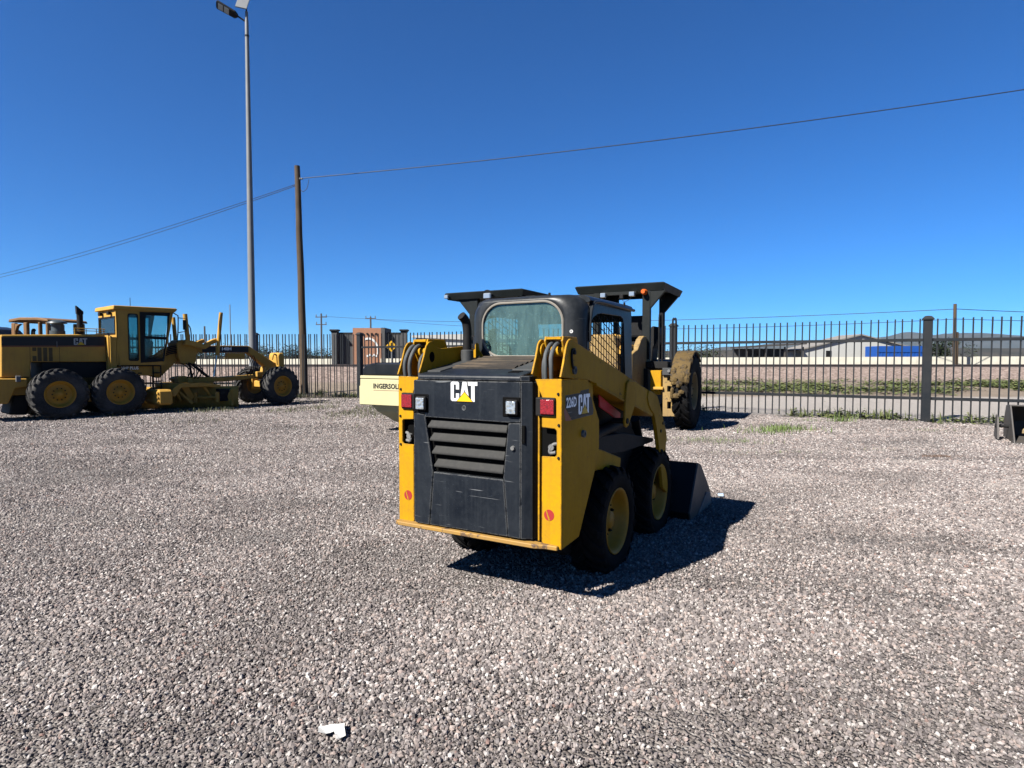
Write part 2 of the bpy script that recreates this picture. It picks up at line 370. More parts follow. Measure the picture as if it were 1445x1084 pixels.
def ground_material():
    m, n, l, b = nodes('gravel_yard')
    tc = n.new('ShaderNodeTexCoord').outputs['Object']
    sep = n.new('ShaderNodeSeparateXYZ'); l.new(tc, sep.inputs[0])
    v1 = tex(n, l, tc, 62, kind='ShaderNodeTexVoronoi'); v2 = tex(n, l, tc, 30, kind='ShaderNodeTexVoronoi')
    bw = n.new('ShaderNodeSeparateColor'); l.new(v1.outputs['Color'], bw.inputs[0])
    c1 = ramp(n, l, bw.outputs[0], [(0, (.06, .053, .05)), (.35, (.15, .132, .125)), (.6, (.23, .204, .19)), (.85, (.36, .325, .30)), (1, (.60, .565, .53))])
    bw2 = n.new('ShaderNodeSeparateColor'); l.new(v2.outputs['Color'], bw2.inputs[0])
    c2 = ramp(n, l, bw2.outputs[1], [(0, (.085, .072, .068)), (.5, (.155, .135, .126)), (.9, (.25, .225, .21)), (1, (.40, .37, .34))])
    c = mixc(n, l, .45, c1, c2)
    # dust patches and sandier ground
    big = tex(n, l, tc, .35, 5, .6)
    c = mixc(n, l, ramp(n, l, big.outputs[0], [(.42, 0), (.70, .45)]), c, (.33, .275, .235))
    # old stain on the right of the yard
    mp = n.new('ShaderNodeMapping'); l.new(tc, mp.inputs[0]); mp.inputs['Location'].default_value = (-6.62, -9.35, 0); mp.vector_type = 'POINT'
    ln = n.new('ShaderNodeVectorMath'); ln.operation = 'MULTIPLY'; l.new(mp.outputs[0], ln.inputs[0]); ln.inputs[1].default_value = (1.9, 3.4, 0)
    ll = n.new('ShaderNodeVectorMath'); ll.operation = 'LENGTH'; l.new(ln.outputs[0], ll.inputs[0])
    sn = tex(n, l, tc, 4, 5); ad = n.new('ShaderNodeMath'); ad.operation = 'ADD'; l.new(ll.outputs['Value'], ad.inputs[0]); l.new(sn.outputs[0], ad.inputs[1])
    c = mixc(n, l, ramp(n, l, ad.outputs[0], [(.9, .75), (1.35, 0)]), c, (.085, .055, .038))
    # beyond the fence: track, soil, ballast
    soil = mixc(n, l, ramp(n, l, tex(n, l, tc, 1.2, 6).outputs[0], [(.3, 0), (.7, 1)]), (.36, .285, .215), (.27, .215, .16))
    trackc = mixc(n, l, ramp(n, l, tex(n, l, tc, 9, 6).outputs[0], [(.35, 0), (.7, 1)]), (.52, .47, .425), (.41, .37, .33))
    vb = tex(n, l, tc, 11, kind='ShaderNodeTexVoronoi'); vbs = n.new('ShaderNodeSeparateColor'); l.new(vb.outputs['Color'], vbs.inputs[0])
    ball = ramp(n, l, vbs.outputs[0], [(0, (.19, .14, .115)), (.5, (.36, .27, .225)), (1, (.54, .42, .355))])
    y = sep.outputs[1]; xx = sep.outputs[0]
    wob = tex(n, l, tc, .5, 4); wm = n.new('ShaderNodeMath'); wm.operation = 'MULTIPLY_ADD'; l.new(wob.outputs[0], wm.inputs[0]); wm.inputs[1].default_value = 1.6; l.new(y, wm.inputs[2])
    yy = wm.outputs[0]
    def mr(src, a, b_):
        q = n.new('ShaderNodeMapRange'); l.new(src, q.inputs[0]); q.inputs[1].default_value = a; q.inputs[2].default_value = b_; q.clamp = True; return q.outputs[0]
    # distance behind the fence line (right run)
    fy = n.new('ShaderNodeMath'); fy.operation = 'MULTIPLY_ADD'; l.new(xx, fy.inputs[0]); fy.inputs[1].default_value = .5647; l.new(y, fy.inputs[2])
    fence_mask = n.new('ShaderNodeMath'); fence_mask.operation = 'MAXIMUM'
    l.new(mr(fy.outputs[0], 20.0, 20.5), fence_mask.inputs[0]); l.new(mr(y, 23.3, 23.7), fence_mask.inputs[1])
    c = mixc(n, l, fence_mask.outputs[0], c, soil)
    tr = n.new('ShaderNodeMath'); tr.operation = 'MULTIPLY'; l.new(fence_mask.outputs[0], tr.inputs[0]); l.new(mr(yy, 23.6, 22.9), tr.inputs[1])
    c = mixc(n, l, tr.outputs[0], c, trackc)
    c = mixc(n, l, mr(yy, 30.3, 31.2), c, ball)
    c = mixc(n, l, mr(yy, 39.5, 41), c, soil)
    l.new(c, b.inputs['Base Color']); b.inputs['Roughness'].default_value = .92; b.inputs['Specular IOR Level'].default_value = .2
    bp = n.new('ShaderNodeBump'); bp.inputs['Strength'].default_value = 1.0; bp.inputs['Distance'].default_value = .02
    hm = n.new('ShaderNodeMath'); hm.operation = 'ADD'; l.new(v1.outputs['Distance'], hm.inputs[0]); l.new(v2.outputs['Distance'], hm.inputs[1])
    bp.invert = True; l.new(hm.outputs[0], bp.inputs['Height']); l.new(bp.outputs[0], b.inputs['Normal'])
    return m
def build_ground():
    xs = axis_lines(40, .8, 7000); xs = [-v for v in xs[:0:-1]] + xs
    ys = [-v for v in axis_lines(6, 2, 300, 1.6)[:0:-1]] + [i * .3 for i in range(0, 146)]
    s = .3
    while ys[-1] < 9000: s *= 1.3; ys.append(ys[-1] + s)
    vs = [(x, y, terrain(x, y)) for y in ys for x in xs]; W = len(xs)
    fs = [(j * W + i, j * W + i + 1, (j + 1) * W + i + 1, (j + 1) * W + i) for j in range(len(ys) - 1) for i in range(W - 1)]
    me = bpy.data.meshes.new('ground'); me.from_pydata(vs, [], fs); me.materials.append(ground_material())
    o = link('ground', me, None, None, True); o['kind'] = 'structure'
build_ground()

def stone_material():
    m, n, l, b = nodes('gravel_stone')
    oi = n.new('ShaderNodeObjectInfo')
    c = ramp(n, l, oi.outputs['Random'], [(0, (.06, .051, .049)), (.10, (.12, .103, .10)), (.26, (.22, .188, .18)), (.42, (.32, .275, .26)), (.54, (.27, .241, .232)), (.68, (.41, .354, .33)), (.78, (.44, .34, .295)), (.87, (.56, .503, .47)), (.95, (.74, .695, .655)), (1, (.29, .17, .14))])
    tc = n.new('ShaderNodeTexCoord').outputs['Object']; nz = tex(n, l, tc, 2.5, 5, .7)
    gp = n.new('ShaderNodeNewGeometry').outputs['Position']; mpg = n.new('ShaderNodeMapping'); l.new(gp, mpg.inputs[0]); mpg.inputs['Scale'].default_value = (.45, .9, 1); mpg.inputs['Rotation'].default_value = (0, 0, .5)
    pz = tex(n, l, mpg.outputs[0], 1.0, 6, .6)
    c = mixc(n, l, ramp(n, l, pz.outputs[0], [(.36, .35), (.52, 0)]), c, (.09, .078, .072)); c = mixc(n, l, ramp(n, l, pz.outputs[0], [(.52, 0), (.68, .35)]), c, (.42, .375, .34))
    c = mixc(n, l, ramp(n, l, nz.outputs[0], [(.35, 0), (.75, .45)]), c, (.10, .086, .078))
    for (sx, sy, kx, ky) in ((6.62, 9.3, 1.5, 4.5), (6.45, 12.75, 2.2, 5.5)):
        va = n.new('ShaderNodeVectorMath'); va.operation = 'SUBTRACT'; l.new(gp, va.inputs[0]); va.inputs[1].default_value = (sx, sy, 0)
        vm = n.new('ShaderNodeVectorMath'); vm.operation = 'MULTIPLY'; l.new(va.outputs[0], vm.inputs[0]); vm.inputs[1].default_value = (kx, ky, 0)
        vl = n.new('ShaderNodeVectorMath'); vl.operation = 'LENGTH'; l.new(vm.outputs[0], vl.inputs[0])
        sn = tex(n, l, gp, 5, 4); ad = n.new('ShaderNodeMath'); ad.operation = 'ADD'; l.new(vl.outputs['Value'], ad.inputs[0]); l.new(sn.outputs[0], ad.inputs[1])
        c = mixc(n, l, ramp(n, l, ad.outputs[0], [(.85, .8), (1.3, 0)]), c, (.13, .075, .045))
    l.new(c, b.inputs['Base Color']); b.inputs['Roughness'].default_value = .8; b.inputs['Specular IOR Level'].default_value = .2
    return m
def build_gravel():
    sm = stone_material(); protos = []
    for k in range(7):
        bm = bmesh.new(); bmesh.ops.create_icosphere(bm, subdivisions=1, radius=1.0)
        rnd = random.Random(100 + k); sx, sy, sz = rnd.uniform(.85, 1.35), rnd.uniform(.65, 1.0), rnd.uniform(.55, .92)
        for v in bm.verts:
            f = rnd.uniform(.68, 1.22); v.co = Vector((v.co.x * sx * f, v.co.y * sy * f, v.co.z * sz * f))
        me = bpy.data.meshes.new('stone'); bm.to_mesh(me); bm.free(); me.materials.append(sm)
        protos.append(bpy.data.objects.new('stone', me))
    # emitter: strips with their own density and stone size, following the ground
    bm = bmesh.new(); dl = bm.faces.layers.float.new('dens'); sl = bm.faces.layers.float.new('ssize')
    bands = [(1.7, 3.2, .25, 7800, .0075), (3.2, 5.2, .25, 7000, .0077), (5.2, 8, .28, 5400, .0085), (8, 12, .3, 3300, .0108), (12, 17, .7, 1700, .0138), (17, 24, 1.0, 700, .018)]
    for (a, b_, st, dens, size) in bands:
        ny = max(1, round((b_ - a) / st)); 
        for j in range(ny):
            y0 = a + (b_ - a) * j / ny; y1 = a + (b_ - a) * (j + 1) / ny; hw = .92 * y1 + .5; nx = max(2, round(2 * hw / st))
            for i in range(nx):
                x0 = -hw + 2 * hw * i / nx; x1 = -hw + 2 * hw * (i + 1) / nx
                if (y0 + y1) / 2 > fence_y((x0 + x1) / 2) - .1: continue
                f = bm.faces.new([bm.verts.new((x, y, terrain(x, y) + .002)) for x, y in ((x0, y0), (x1, y0), (x1, y1), (x0, y1))])
                pn = noise.fractal(Vector(((x0 + x1) * .22 + (y0 + y1) * .12, (y0 + y1) * .40 - (x0 + x1) * .15, 2.2)), 1, 2, 3)
                xc = (x0 + x1) / 2; yc = (y0 + y1) / 2; rut = 1.0
                for (ra, rb, rc) in ((8.6, .16, -.012), (10.3, .16, -.012), (4.2, -.30, .02), (5.5, -.30, .02)):
                    d_ = abs(yc - (ra + rb * xc + rc * xc * xc)); rut = min(rut, .35 + .65 * min(d_ / .28, 1))
                f[dl] = dens * rut * min(max(.95 + .8 * pn, .4), 1.25); f[sl] = size * min(max(1.0 + .35 * pn, .8), 1.3)
    me = bpy.data.meshes.new('gravel'); bm.to_mesh(me); bm.free(); me.materials.append(sm)
    o = link('gravel', me); o['kind'] = 'stuff'; tag(o, 'loose pinkish grey gravel stones covering the yard', 'gravel')
    g = bpy.data.node_groups.new('gravel_scatter', 'GeometryNodeTree')
    g.interface.new_socket('Geometry', in_out='INPUT', socket_type='NodeSocketGeometry'); g.interface.new_socket('Geometry', in_out='OUTPUT', socket_type='NodeSocketGeometry')
    N = g.nodes; L = g.links; gi = N.new('NodeGroupInput'); go = N.new('NodeGroupOutput')
    def attr(nm):
        a = N.new('GeometryNodeInputNamedAttribute'); a.data_type = 'FLOAT'; a.inputs[0].default_value = nm; return [q for q in a.outputs if q.enabled][0]
    dp = N.new('GeometryNodeDistributePointsOnFaces'); dp.distribute_method = 'RANDOM'; L.new(gi.outputs[0], dp.inputs['Mesh']); L.new(attr('dens'), dp.inputs['Density'])
    jg = N.new('GeometryNodeGeometryToInstance')
    for p in protos:
        oi = N.new('GeometryNodeObjectInfo'); oi.inputs['Object'].default_value = p
        L.new(oi.outputs['Geometry'], jg.inputs[0])
    rr = N.new('FunctionNodeRandomValue'); rr.data_type = 'FLOAT_VECTOR'; rr.inputs[0].default_value = (-1.2, -1.2, 0); rr.inputs[1].default_value = (1.2, 1.2, 6.28)
    rs = N.new('FunctionNodeRandomValue'); rs.data_type = 'FLOAT'; rs.inputs[2].default_value = 0; rs.inputs[3].default_value = 1; rs.inputs['Seed'].default_value = 5
    pw = N.new('ShaderNodeMath'); pw.operation = 'POWER'; L.new(rs.outputs[1], pw.inputs[0]); pw.inputs[1].default_value = 2.6
    ma = N.new('ShaderNodeMath'); ma.operation = 'MULTIPLY_ADD'; L.new(pw.outputs[0], ma.inputs[0]); ma.inputs[1].default_value = 1.35; ma.inputs[2].default_value = .56
    mu = N.new('ShaderNodeMath'); mu.operation = 'MULTIPLY'; L.new(ma.outputs[0], mu.inputs[0]); L.new(attr('ssize'), mu.inputs[1])
    ip = N.new('GeometryNodeInstanceOnPoints'); L.new(dp.outputs['Points'], ip.inputs['Points']); L.new(jg.outputs[0], ip.inputs['Instance'])
    ip.inputs['Pick Instance'].default_value = True
    L.new(rr.outputs[0], ip.inputs['Rotation']); L.new(mu.outputs[0], ip.inputs['Scale'])
    L.new(ip.outputs[0], go.inputs[0])
    md = o.modifiers.new('scatter', 'NODES'); md.node_group = g
build_gravel()

# hills far beyond the railway
def hill_mat(name, c1, c2):
    m, n, l, b = nodes(name); tc = n.new('ShaderNodeTexCoord').outputs['Object']
    nz = tex(n, l, tc, .012, 8, .65)
    l.new(ramp(n, l, nz.outputs[0], [(.38, c1), (.62, c2)]), b.inputs['Base Color']); b.inputs['Roughness'].default_value = 1; b.inputs['Specular IOR Level'].default_value = 0
    return m
def hills(name, ridge, y, depth, mat, step=40, jag=6):
    xs = []; x = ridge[0][0]
    while x <= ridge[-1][0]: xs.append(x); x += step
    def hz(x):
        for (a, za), (b_, zb) in zip(ridge, ridge[1:]):
            if a <= x <= b_:
                t = (x - a) / (b_ - a); t = t * t * (3 - 2 * t); return za + (zb - za) * t
        return 0
    K = 9; vs = []; fs = []
    for i, x in enumerate(xs):
        top = hz(x)
        for k in range(K):
            t = k / (K - 1); prof = math.sin(math.pi * t) ** .8
            vs.append((x, y - depth / 2 + depth * t, -2 + (top + 2) * prof + jag * prof * noise.fractal(Vector((x * .004, t * 4, y)), 1, 2, 5)))
    for i in range(len(xs) - 1):
        for k in range(K - 1): fs.append((i * K + k, (i + 1) * K + k, (i + 1) * K + k + 1, i * K + k + 1))
    me = bpy.data.meshes.new(name); me.from_pydata(vs, [], fs); me.materials.append(mat)
    o = link(name, me, None, None, True); o['kind'] = 'structure'
hills('hills', [(200, 0), (900, 30), (1190, 55), (1500, 85), (1800, 110), (2150, 128), (2450, 150), (2640, 178), (2770, 162), (2880, 172), (3080, 178), (3250, 165), (3400, 140), (3800, 150), (4600, 60), (5200, 0)], 4000, 900, hill_mat('far_hills', (.05, .055, .042), (.08, .078, .06)), 35, 8)
hills('foothills', [(-2600, 4), (-1500, 10), (-400, 9), (150, 14), (420, 22), (700, 26), (1000, 27), (1400, 26), (2000, 22), (3000, 10)], 1400, 500, hill_mat('foothill_scrub', (.045, .043, .032), (.085, .072, .054)), 20, 2)

# ------------------------------------------------------------------ railway and boundary wall
for k, y in enumerate((35.9, 37.35)):
    bm = bmesh.new(); z = 1.03
    add_prism(bm, [(y - .07, z), (y + .07, z), (y + .07, z + .02), (y + .012, z + .04), (y + .012, z + .11), (y + .036, z + .12), (y + .036, z + .155), (y - .036, z + .155), (y - .036, z + .12), (y - .012, z + .11), (y - .012, z + .04), (y - .07, z + .02)], 'YZ', -80, 80)
    tag(fin('railway_rail', bm, 'rail'), ('near' if k == 0 else 'far') + ' steel rail of the track along the top of the embankment', 'rail')
def wall_run():
    t = thing('boundary_wall', 'long low whitewashed wall beyond the railway embankment', 'wall')
    A = Vector((60, 32.4, 0)); B = Vector((-62, 80.4, 0)); n = 30
    A = Vector((52, 38.5, 0)); B = Vector((-55, 74, 0)); d = (B - A); L = d.length; dn = d / L; nn = Vector((-dn.y, dn.x, 0))
    for i in range(n):
        p = A + dn * (L * i / n); q = A + dn * (L * (i + 1) / n - .012); zt = 1.74 - .30 * (i / n)
        bm = bmesh.new(); v = []
        for P_ in (p, q):
            for s in (-.09, .09):
                for z in (.3, zt): v.append(bm.verts.new(P_ + nn * s + Vector((0, 0, z))))
        bmesh.ops.convex_hull(bm, input=bm.verts)
        fin('wall_panel', bm, 'concrete_wall', t)
wall_run()

# ------------------------------------------------------------------ fence
PICK = {}
def sq_mesh(key, w_, z0, z1, cap=False):
    bm = bmesh.new(); add_box(bm, -w_ / 2, w_ / 2, -w_ / 2, w_ / 2, z0, z1)
    me = bpy.data.meshes.new(key); bm.to_mesh(me); bm.free(); me.materials.append(M['fence']); return me
def fence(label, A, B, posts, offs):
    A = Vector((*A, 0)); B = Vector((*B, 0)); d = B - A; L = d.length; d /= L; ang = math.atan2(d.y, d.x)
    t = thing('picket_fence', label, 'fence', A, ang)
    pm = sq_mesh('picket', .029, .04, 2.47); rnd = random.Random(3)
    for s in offs:
        if s > L: continue
        if any(abs(s - p) < .125 for p in posts): continue
        o = link('picket', pm, None, t); o.location = (s, 0, rnd.uniform(-.006, .006)); o.rotation_euler = (rnd.uniform(-.006, .006), rnd.gauss(0, .005), 0)
    pp = sorted(list(posts) + [L])
    for z in (.53, 1.93):
        for a, b_ in zip(pp, pp[1:]):
            box('rail', a + .094, b_ - .094, -.038, -.0170, z - .006, z + .066, 'fence', t, .003)
    for p in posts:
        o = box('post', -.092, .092, -.092, .092, -.1, 2.44, 'fence', t, .008); o.location = (p, 0, 0)
        c = lathe('post_cap', [(2.441, .0), (2.441, .165), (2.47, .165), (2.53, .09), (2.54, 0)], 'fence', t, 4, 'Z'); c.location = (p, 0, 0); c.rotation_euler = (0, 0, R(45))
    return t
LR = 18.2
fence('dark metal picket fence running from the corner post towards the right', (-5.9, 23.4), (-5.9 + .8708 * 24.2, 23.4 - .4917 * 24.2), [0, 6.07, 12.13, 18.2], [.09 + i * .171 for i in range(142)])
lo = []
for i in range(92): lo += [.16 + i * .25, .16 + i * .25 + .165]
fence('dark metal picket fence behind the grader and the wooden pole', (-5.99, 23.4), (-28, 23.8), [4.0, 10.1, 16.2], [o for o in lo if o > .1])

# ------------------------------------------------------------------ poles and wires
def light_pole():
    t = thing('street_light', 'tall galvanised solar street light pole behind the grader', 'street light', (-9.42, 21.9, 0))
    bm = bmesh.new(); add_lathe(bm, [(0, .135), (.02, .135), (5, .115), (13.5, .062), (13.5, 0)], 20, 'Z'); fin('pole', bm, 'galv', t, autosmooth=True)
    box('base_plate', -.2, .2, -.2, .2, 0, .03, 'galv', t)
    bm = bmesh.new(); add_lathe(bm, [(12.95, .078), (13.0, .078), (13.0, 0)], 16, 'Z'); fin('collar', bm, 'dark', t, autosmooth=True)
    bm = bmesh.new(); add_lathe(bm, [(13.4, .05), (13.82, .048), (13.82, 0)], 14, 'Z'); fin('pole_top', bm, 'galv', t, autosmooth=True)
    cyl('lamp_arm', (0, 0, 13.45), (-.34, -.1, 13.66), .028, 'dark', t)
    h = bpy.data.objects.new('lamp_head', None); COL.objects.link(h)
    bm = bmesh.new(); add_prism(bm, [(0, -.05), (.1, -.13), (.75, -.15), (.78, -.1), (.78, .1), (.75, .15), (.1, .13), (0, .05)], 'XY', -.04, .04)
    bpy.data.objects.remove(h)
    o = fin('lamp_head', bm, 'dark', t, .01); o.location = (-.28, -.08, 13.62); o.rotation_euler = (R(32), R(-27), R(190)); 
    for k in (0, 1):
        b2 = box('led_panel', .30 + k * .22, .48 + k * .22, -.11, .11, -.05, -.039, 'lens_clear', o, .002)
    b = thing_part = bpy.data.meshes.new('x')
    bm = bmesh.new(); add_box(bm, -.19, .19, -.72, .72, -.02, .02)
    s = fin('solar_panel', bm, 'galv', t, .004); s.location = (-.08, .12, 14.50); s.rotation_euler = (R(66), R(8), R(10))
    for k in range(8):
        box('panel_strip', -.17, .17, -.70 + k * .176, -.70 + k * .176 + .15, -.032, -.0215, M['panel_cell'], s, .002)
    cyl('panel_bracket', (0, 0, 13.75), (-.03, .06, 14.1), .022, 'dark', t)
M['panel_cell'] = paint('panel_back', (.34, .30, .22), .6, dirt=(.2, .18, .13), dirt_amt=.4)
light_pole()
def util_pole():
    t = thing('utility_pole', 'weathered wooden utility pole just behind the left fence', 'utility pole', (-8.62, 25, 0))
    rnd = random.Random(2); pr = []
    bm = bmesh.new(); pts = []; rs = []
    for i in range(15):
        z = -.2 + 9.6 * i / 14; pts.append((-.17 * i / 14 + rnd.uniform(-.008, .008), rnd.uniform(-.008, .008), z)); rs.append(.165 - .055 * i / 14)
    add_tube(bm, pts, rs, 14); fin('pole_shaft', bm, 'wood', t, autosmooth=True)
    lathe('insulator', [(0, 0), (0, .03), (.03, .045), (.08, .03), (.12, .045), (.15, .02), (.15, 0)], 'pale_steel', t, 12, 'X', loc=(-.05, -.12, 8.85))
    tube('tie_loop', arcpts([(-.06, -.02, 8.5), (.06, -.06, 8.35), (.22, -.02, 8.5), (.3, 0, 8.86)], 5), .012, 'wire', t, 5)
    tube('tie_loop', arcpts([(-.16, -.02, 8.45), (-.3, -.03, 8.62), (-.45, .05, 8.60)], 5), .012, 'wire', t, 5)
util_pole()
def wire(label, a, b_, sag, r=.012, n=30):
    a = Vector(a); b_ = Vector(b_); pts = []
    for i in range(n + 1):
        t = i / n; p = a.lerp(b_, t); p.z -= sag * 4 * t * (1 - t); pts.append(p)
    tag(tube('overhead_wire', pts, r, 'wire', None, 5), label, 'wire')
wire('thick black overhead wire rising from the wooden pole to the right', (-8.5, 24.9, 8.88), (24.0, 19.0, 11.12), .34, .017, 40)
wire('upper of two overhead wires running left from the wooden pole', (-8.92, 25.05, 8.66), (-40.0, 44, 7.0), .28, .013, 40)
wire('lower of two overhead wires running left from the wooden pole', (-8.92, 25.05, 8.6), (-40.0, 44, 6.82), .34, .013, 40)
wire('far thin power line strung above the right fence', (-28.4, 90, 7.9), (31.0, 42.2, 5.0), .9, .022, 40)
wire('lower far power line crossing behind the right fence', (-21.0, 90, 7.5), (31.0, 42.2, 4.3), 1.1, .020, 40)
wire('far power line leaving the right wooden pole', (31.0, 42.2, 5.0), (75.0, 46, 5.3), .5, .022, 30)
wire('lower far power line leaving the right wooden pole', (31.0, 42.2, 4.3), (75.0, 46, 4.9), .4, .020, 30)
t = thing('utility_pole', 'short wooden utility pole standing beyond the wall at the right', 'utility pole', (30.9, 42.2, .8))
bm = bmesh.new(); add_tube(bm, [(.1, 0, -.3), (.04, 0, 2), (0, 0, 4.55)], [.125, .115, .10], 10); fin('pole_shaft', bm, 'wood', t, autosmooth=True)
bm = bmesh.new(); add_tube(bm, [(.3, .1, -.3), (.28, .1, 2.6)], [.10, .09], 8); fin('brace_post', bm, 'wood', t, autosmooth=True)
def cross_pole(x, y, ztop, arms, label):
    t = thing('power_pole', label, 'power pole', (x, y, .9), 0, 'distant power poles')
    bm = bmesh.new(); add_tube(bm, [(0, 0, -.3), (0, 0, ztop - .9)], [.16, .12], 8); fin('pole_shaft', bm, 'grey_steel', t)
    for z, w_ in arms:
        box('crossarm', -w_, w_, -.06, .06, z - .9, z - .78, 'grey_steel', t, 0)
        for sx in (-w_ + .1, 0, w_ - .1): cyl('insulator', (sx, 0, z - .78), (sx, 0, z - .45), .07, 'pale_steel', t, 6)
cross_pole(-28.4, 90, 8.3, [(7.7, .85), (6.6, .8)], 'distant power pole with two crossarms left of the brick gateway')
cross_pole(-21.05, 90, 7.8, [(7.5, .8)], 'distant power pole with one crossarm behind the brick gateway')
cross_pole(-45.8, 90, 6.4, [], 'distant plain pole seen between the grader arm and its blade lift')
t = tag(tube('antenna_mast', [(-42.9, 92, .5), (-42.9, 92, 9.8)], .07, 'galv', None, 6), 'thin distant mast behind the front of the grader', 'mast')

# ------------------------------------------------------------------ background buildings
def gateway():
    t = thing('gateway_building', 'orange brick entrance portal with a white arc emblem', 'building', (-14.4, 60, .5))
    box('wall', -1.42, 1.42, 0, 3, 0, 4.1, 'brick', t, 0)
    box('side_wall', 1.43, 1.80, -.2, 3, 0, 4.12, 'grey_wall', t, 0)
    bm = bmesh.new(); pts = []
    for i in range(17):
        a = R(-20 + 130 * i / 16); pts.append((.15 + 1.0 * math.cos(a), 1.9 + 1.25 * math.sin(a)))
    for i in range(16, -1, -1):
        a = R(-20 + 130 * i / 16); pts.append((.12 + .88 * math.cos(a), 1.85 + 1.1 * math.sin(a)))
    add_prism(bm, pts, 'XZ', -.06, -.01); fin('emblem_arc', bm, 'white', t)
    for k in range(5): box('emblem_stroke', -.05 + k * .22, .1 + k * .22, -.05, -.01, 1.22 + .1 * (k % 2), 1.42 + .1 * (k % 2), 'white', t, 0)
    for k in range(4): box('wall_lamp', -.5 + k * .45, -.36 + k * .45, -.15, 0, 3.45, 3.6, 'dark', t, 0)
gateway()
def sheet_gate(x0, x1, label):
    t = thing('sheet_wall', label, 'wall', ((x0 + x1) / 2, 60.6, .5)); w_ = (x1 - x0) / 2
    n = max(4, int((x1 - x0) / .45))
    for i in range(n):
        a = -w_ + 2 * w_ * i / n; box('sheet_panel', a + .01, a + 2 * w_ / n - .01, 0, .08 + .03 * (i % 2), 0, 3.55, 'grey_wall', t, 0)
    box('top_rail', -w_, w_, -.05, .15, 3.55, 3.68, 'fence', t, 0)
sheet_gate(-17.45, -15.86, 'grey sheet metal wall left of the brick portal'); sheet_gate(-12.55, -10.95, 'grey sheet metal wall right of the brick portal')
for x, lb in ((-17.6, 'dark gate pillar with a flared cap left of the brick portal'), (-10.7, 'dark gate pillar with a flared cap right of the brick portal')):
    t = thing('gate_pillar', lb, 'pillar', (x, 60, .5), 0, 'gate pillars by the brick portal')
    box('shaft', -.27, .27, -.27, .27, 0, 3.66, 'grey_wall', t, 0); box('cap', -.33, .33, -.33, .33, 3.66, 3.78, 'fence', t, .02); box('cap', -.42, .42, -.42, .42, 3.78, 3.95, 'fence', t, .04)
t = thing('road_sign', 'yellow diamond road sign with a dark cross in front of the sheet wall', 'sign', (-9.0, 45, .8))
cyl('sign_post', (0, .06, 0), (0, .06, 1.6), .04, 'galv', t)
prism('sign_plate', [(0, 1.25), (.42, 1.67), (0, 2.09), (-.42, 1.67)], 'XZ', -.01, .02, 'sign_yellow', t)
box('sign_cross', -.24, .24, -.02, -.011, 1.64, 1.71, 'void', t, 0); box('sign_cross', -.035, .035, -.024, -.0205, 1.42, 1.92, 'void', t, 0)
t = thing('white_warehouse', 'long white warehouse behind the gate pillar and the roller', 'building', (-7, 84, .5))
box('wall', -6.4, 12, 0, 12, 0, 4.0, 'white_building', t, 0)
prism('roof', [(-6.9, 4.0), (2.8, 3.6), (12.4, 4.0), (12.4, 4.12), (2.8, 4.55), (-6.9, 4.3)], 'XZ', -.3, 12, 'white_building', t)
t = thing('gabled_warehouse', 'white gabled warehouse beyond the wall at the right', 'building', (45.5, 78, .6))
prism('wall', [(-8, 0), (9, 0), (9, 1.6), (-.5, 3.95), (-8, 2.1)], 'XZ', 0, 5, 'white_building', t)
bm = bmesh.new(); add_prism(bm, [(-8.6, 1.98), (-8.6, 2.13), (-.5, 4.15), (9.8, 1.55), (9.8, 1.42), (-.5, 3.98)], 'XZ', -.3, 5.3); fin('roof', bm, M['pale_roof'], t)
box('window', -4.9, -4.2, -.05, .02, 1.2, 2.0, 'dark', t, 0)
t = thing('blue_container', 'blue container with a bright upper panel before the gabled warehouse', 'container', (46.5, 72, .6))
box('body', -2.95, 2.95, 0, 2.4, 0, 2.45, 'blue', t, .03); box('upper_panel', -2.98, 2.98, -.08, .0, 1.72, 2.47, M['blue'], t, .01)
for k in range(14): box('rib', -2.85 + k * .42, -2.72 + k * .42, -.04, 0, .05, 1.68, 'blue', t, 0)
t = thing('open_shed', 'dark roofed open shed beside the gabled warehouse', 'shed', (33.5, 76, .6))
prism('roof', [(-4.2, 2.35), (3.4, 2.75), (3.4, 2.95), (-4.2, 2.55)], 'XZ', -.5, 5, 'roof', t)
for x in (-3.9, -1.5, .9, 3.2): box('shed_post', x - .08, x + .08, 0, .16, 0, 2.45, 'grey_steel', t, 0)
box('back_wall', -4, 3.3, 4.6, 4.8, 0, 2.3, 'grey_wall', t, 0)

# ------------------------------------------------------------------ vegetation
def leaf_mat(name, cols):
    m, n, l, b = nodes(name)
    oi = n.new('ShaderNodeNewGeometry'); tc = n.new('ShaderNodeTexCoord').outputs['Object']; nz = tex(n, l, tc, 3, 4)
    mixv = n.new('ShaderNodeMath'); mixv.operation = 'MULTIPLY_ADD'; l.new(oi.outputs['Random Per Island'], mixv.inputs[0]); mixv.inputs[1].default_value = .6; 
    hv = n.new('ShaderNodeMath'); hv.operation = 'MULTIPLY'; l.new(nz.outputs[0], hv.inputs[0]); hv.inputs[1].default_value = .4; l.new(hv.outputs[0], mixv.inputs[2])
    l.new(ramp(n, l, mixv.outputs[0], [(i / (len(cols) - 1), c) for i, c in enumerate(cols)]), b.inputs['Base Color'])
    b.inputs['Roughness'].default_value = .65; b.inputs['Specular IOR Level'].default_value = .3
    return m
M['leaf'] = leaf_mat('weed_leaf', [(.065, .09, .02), (.11, .14, .035), (.155, .175, .055), (.24, .21, .09)])
M['grass'] = leaf_mat('grass_blade', [(.07, .13, .02), (.12, .19, .035), (.15, .215, .05), (.22, .21, .085)])
M['dry'] = leaf_mat('dry_grass', [(.105, .10, .045), (.145, .13, .062), (.085, .11, .035), (.17, .145, .08)])
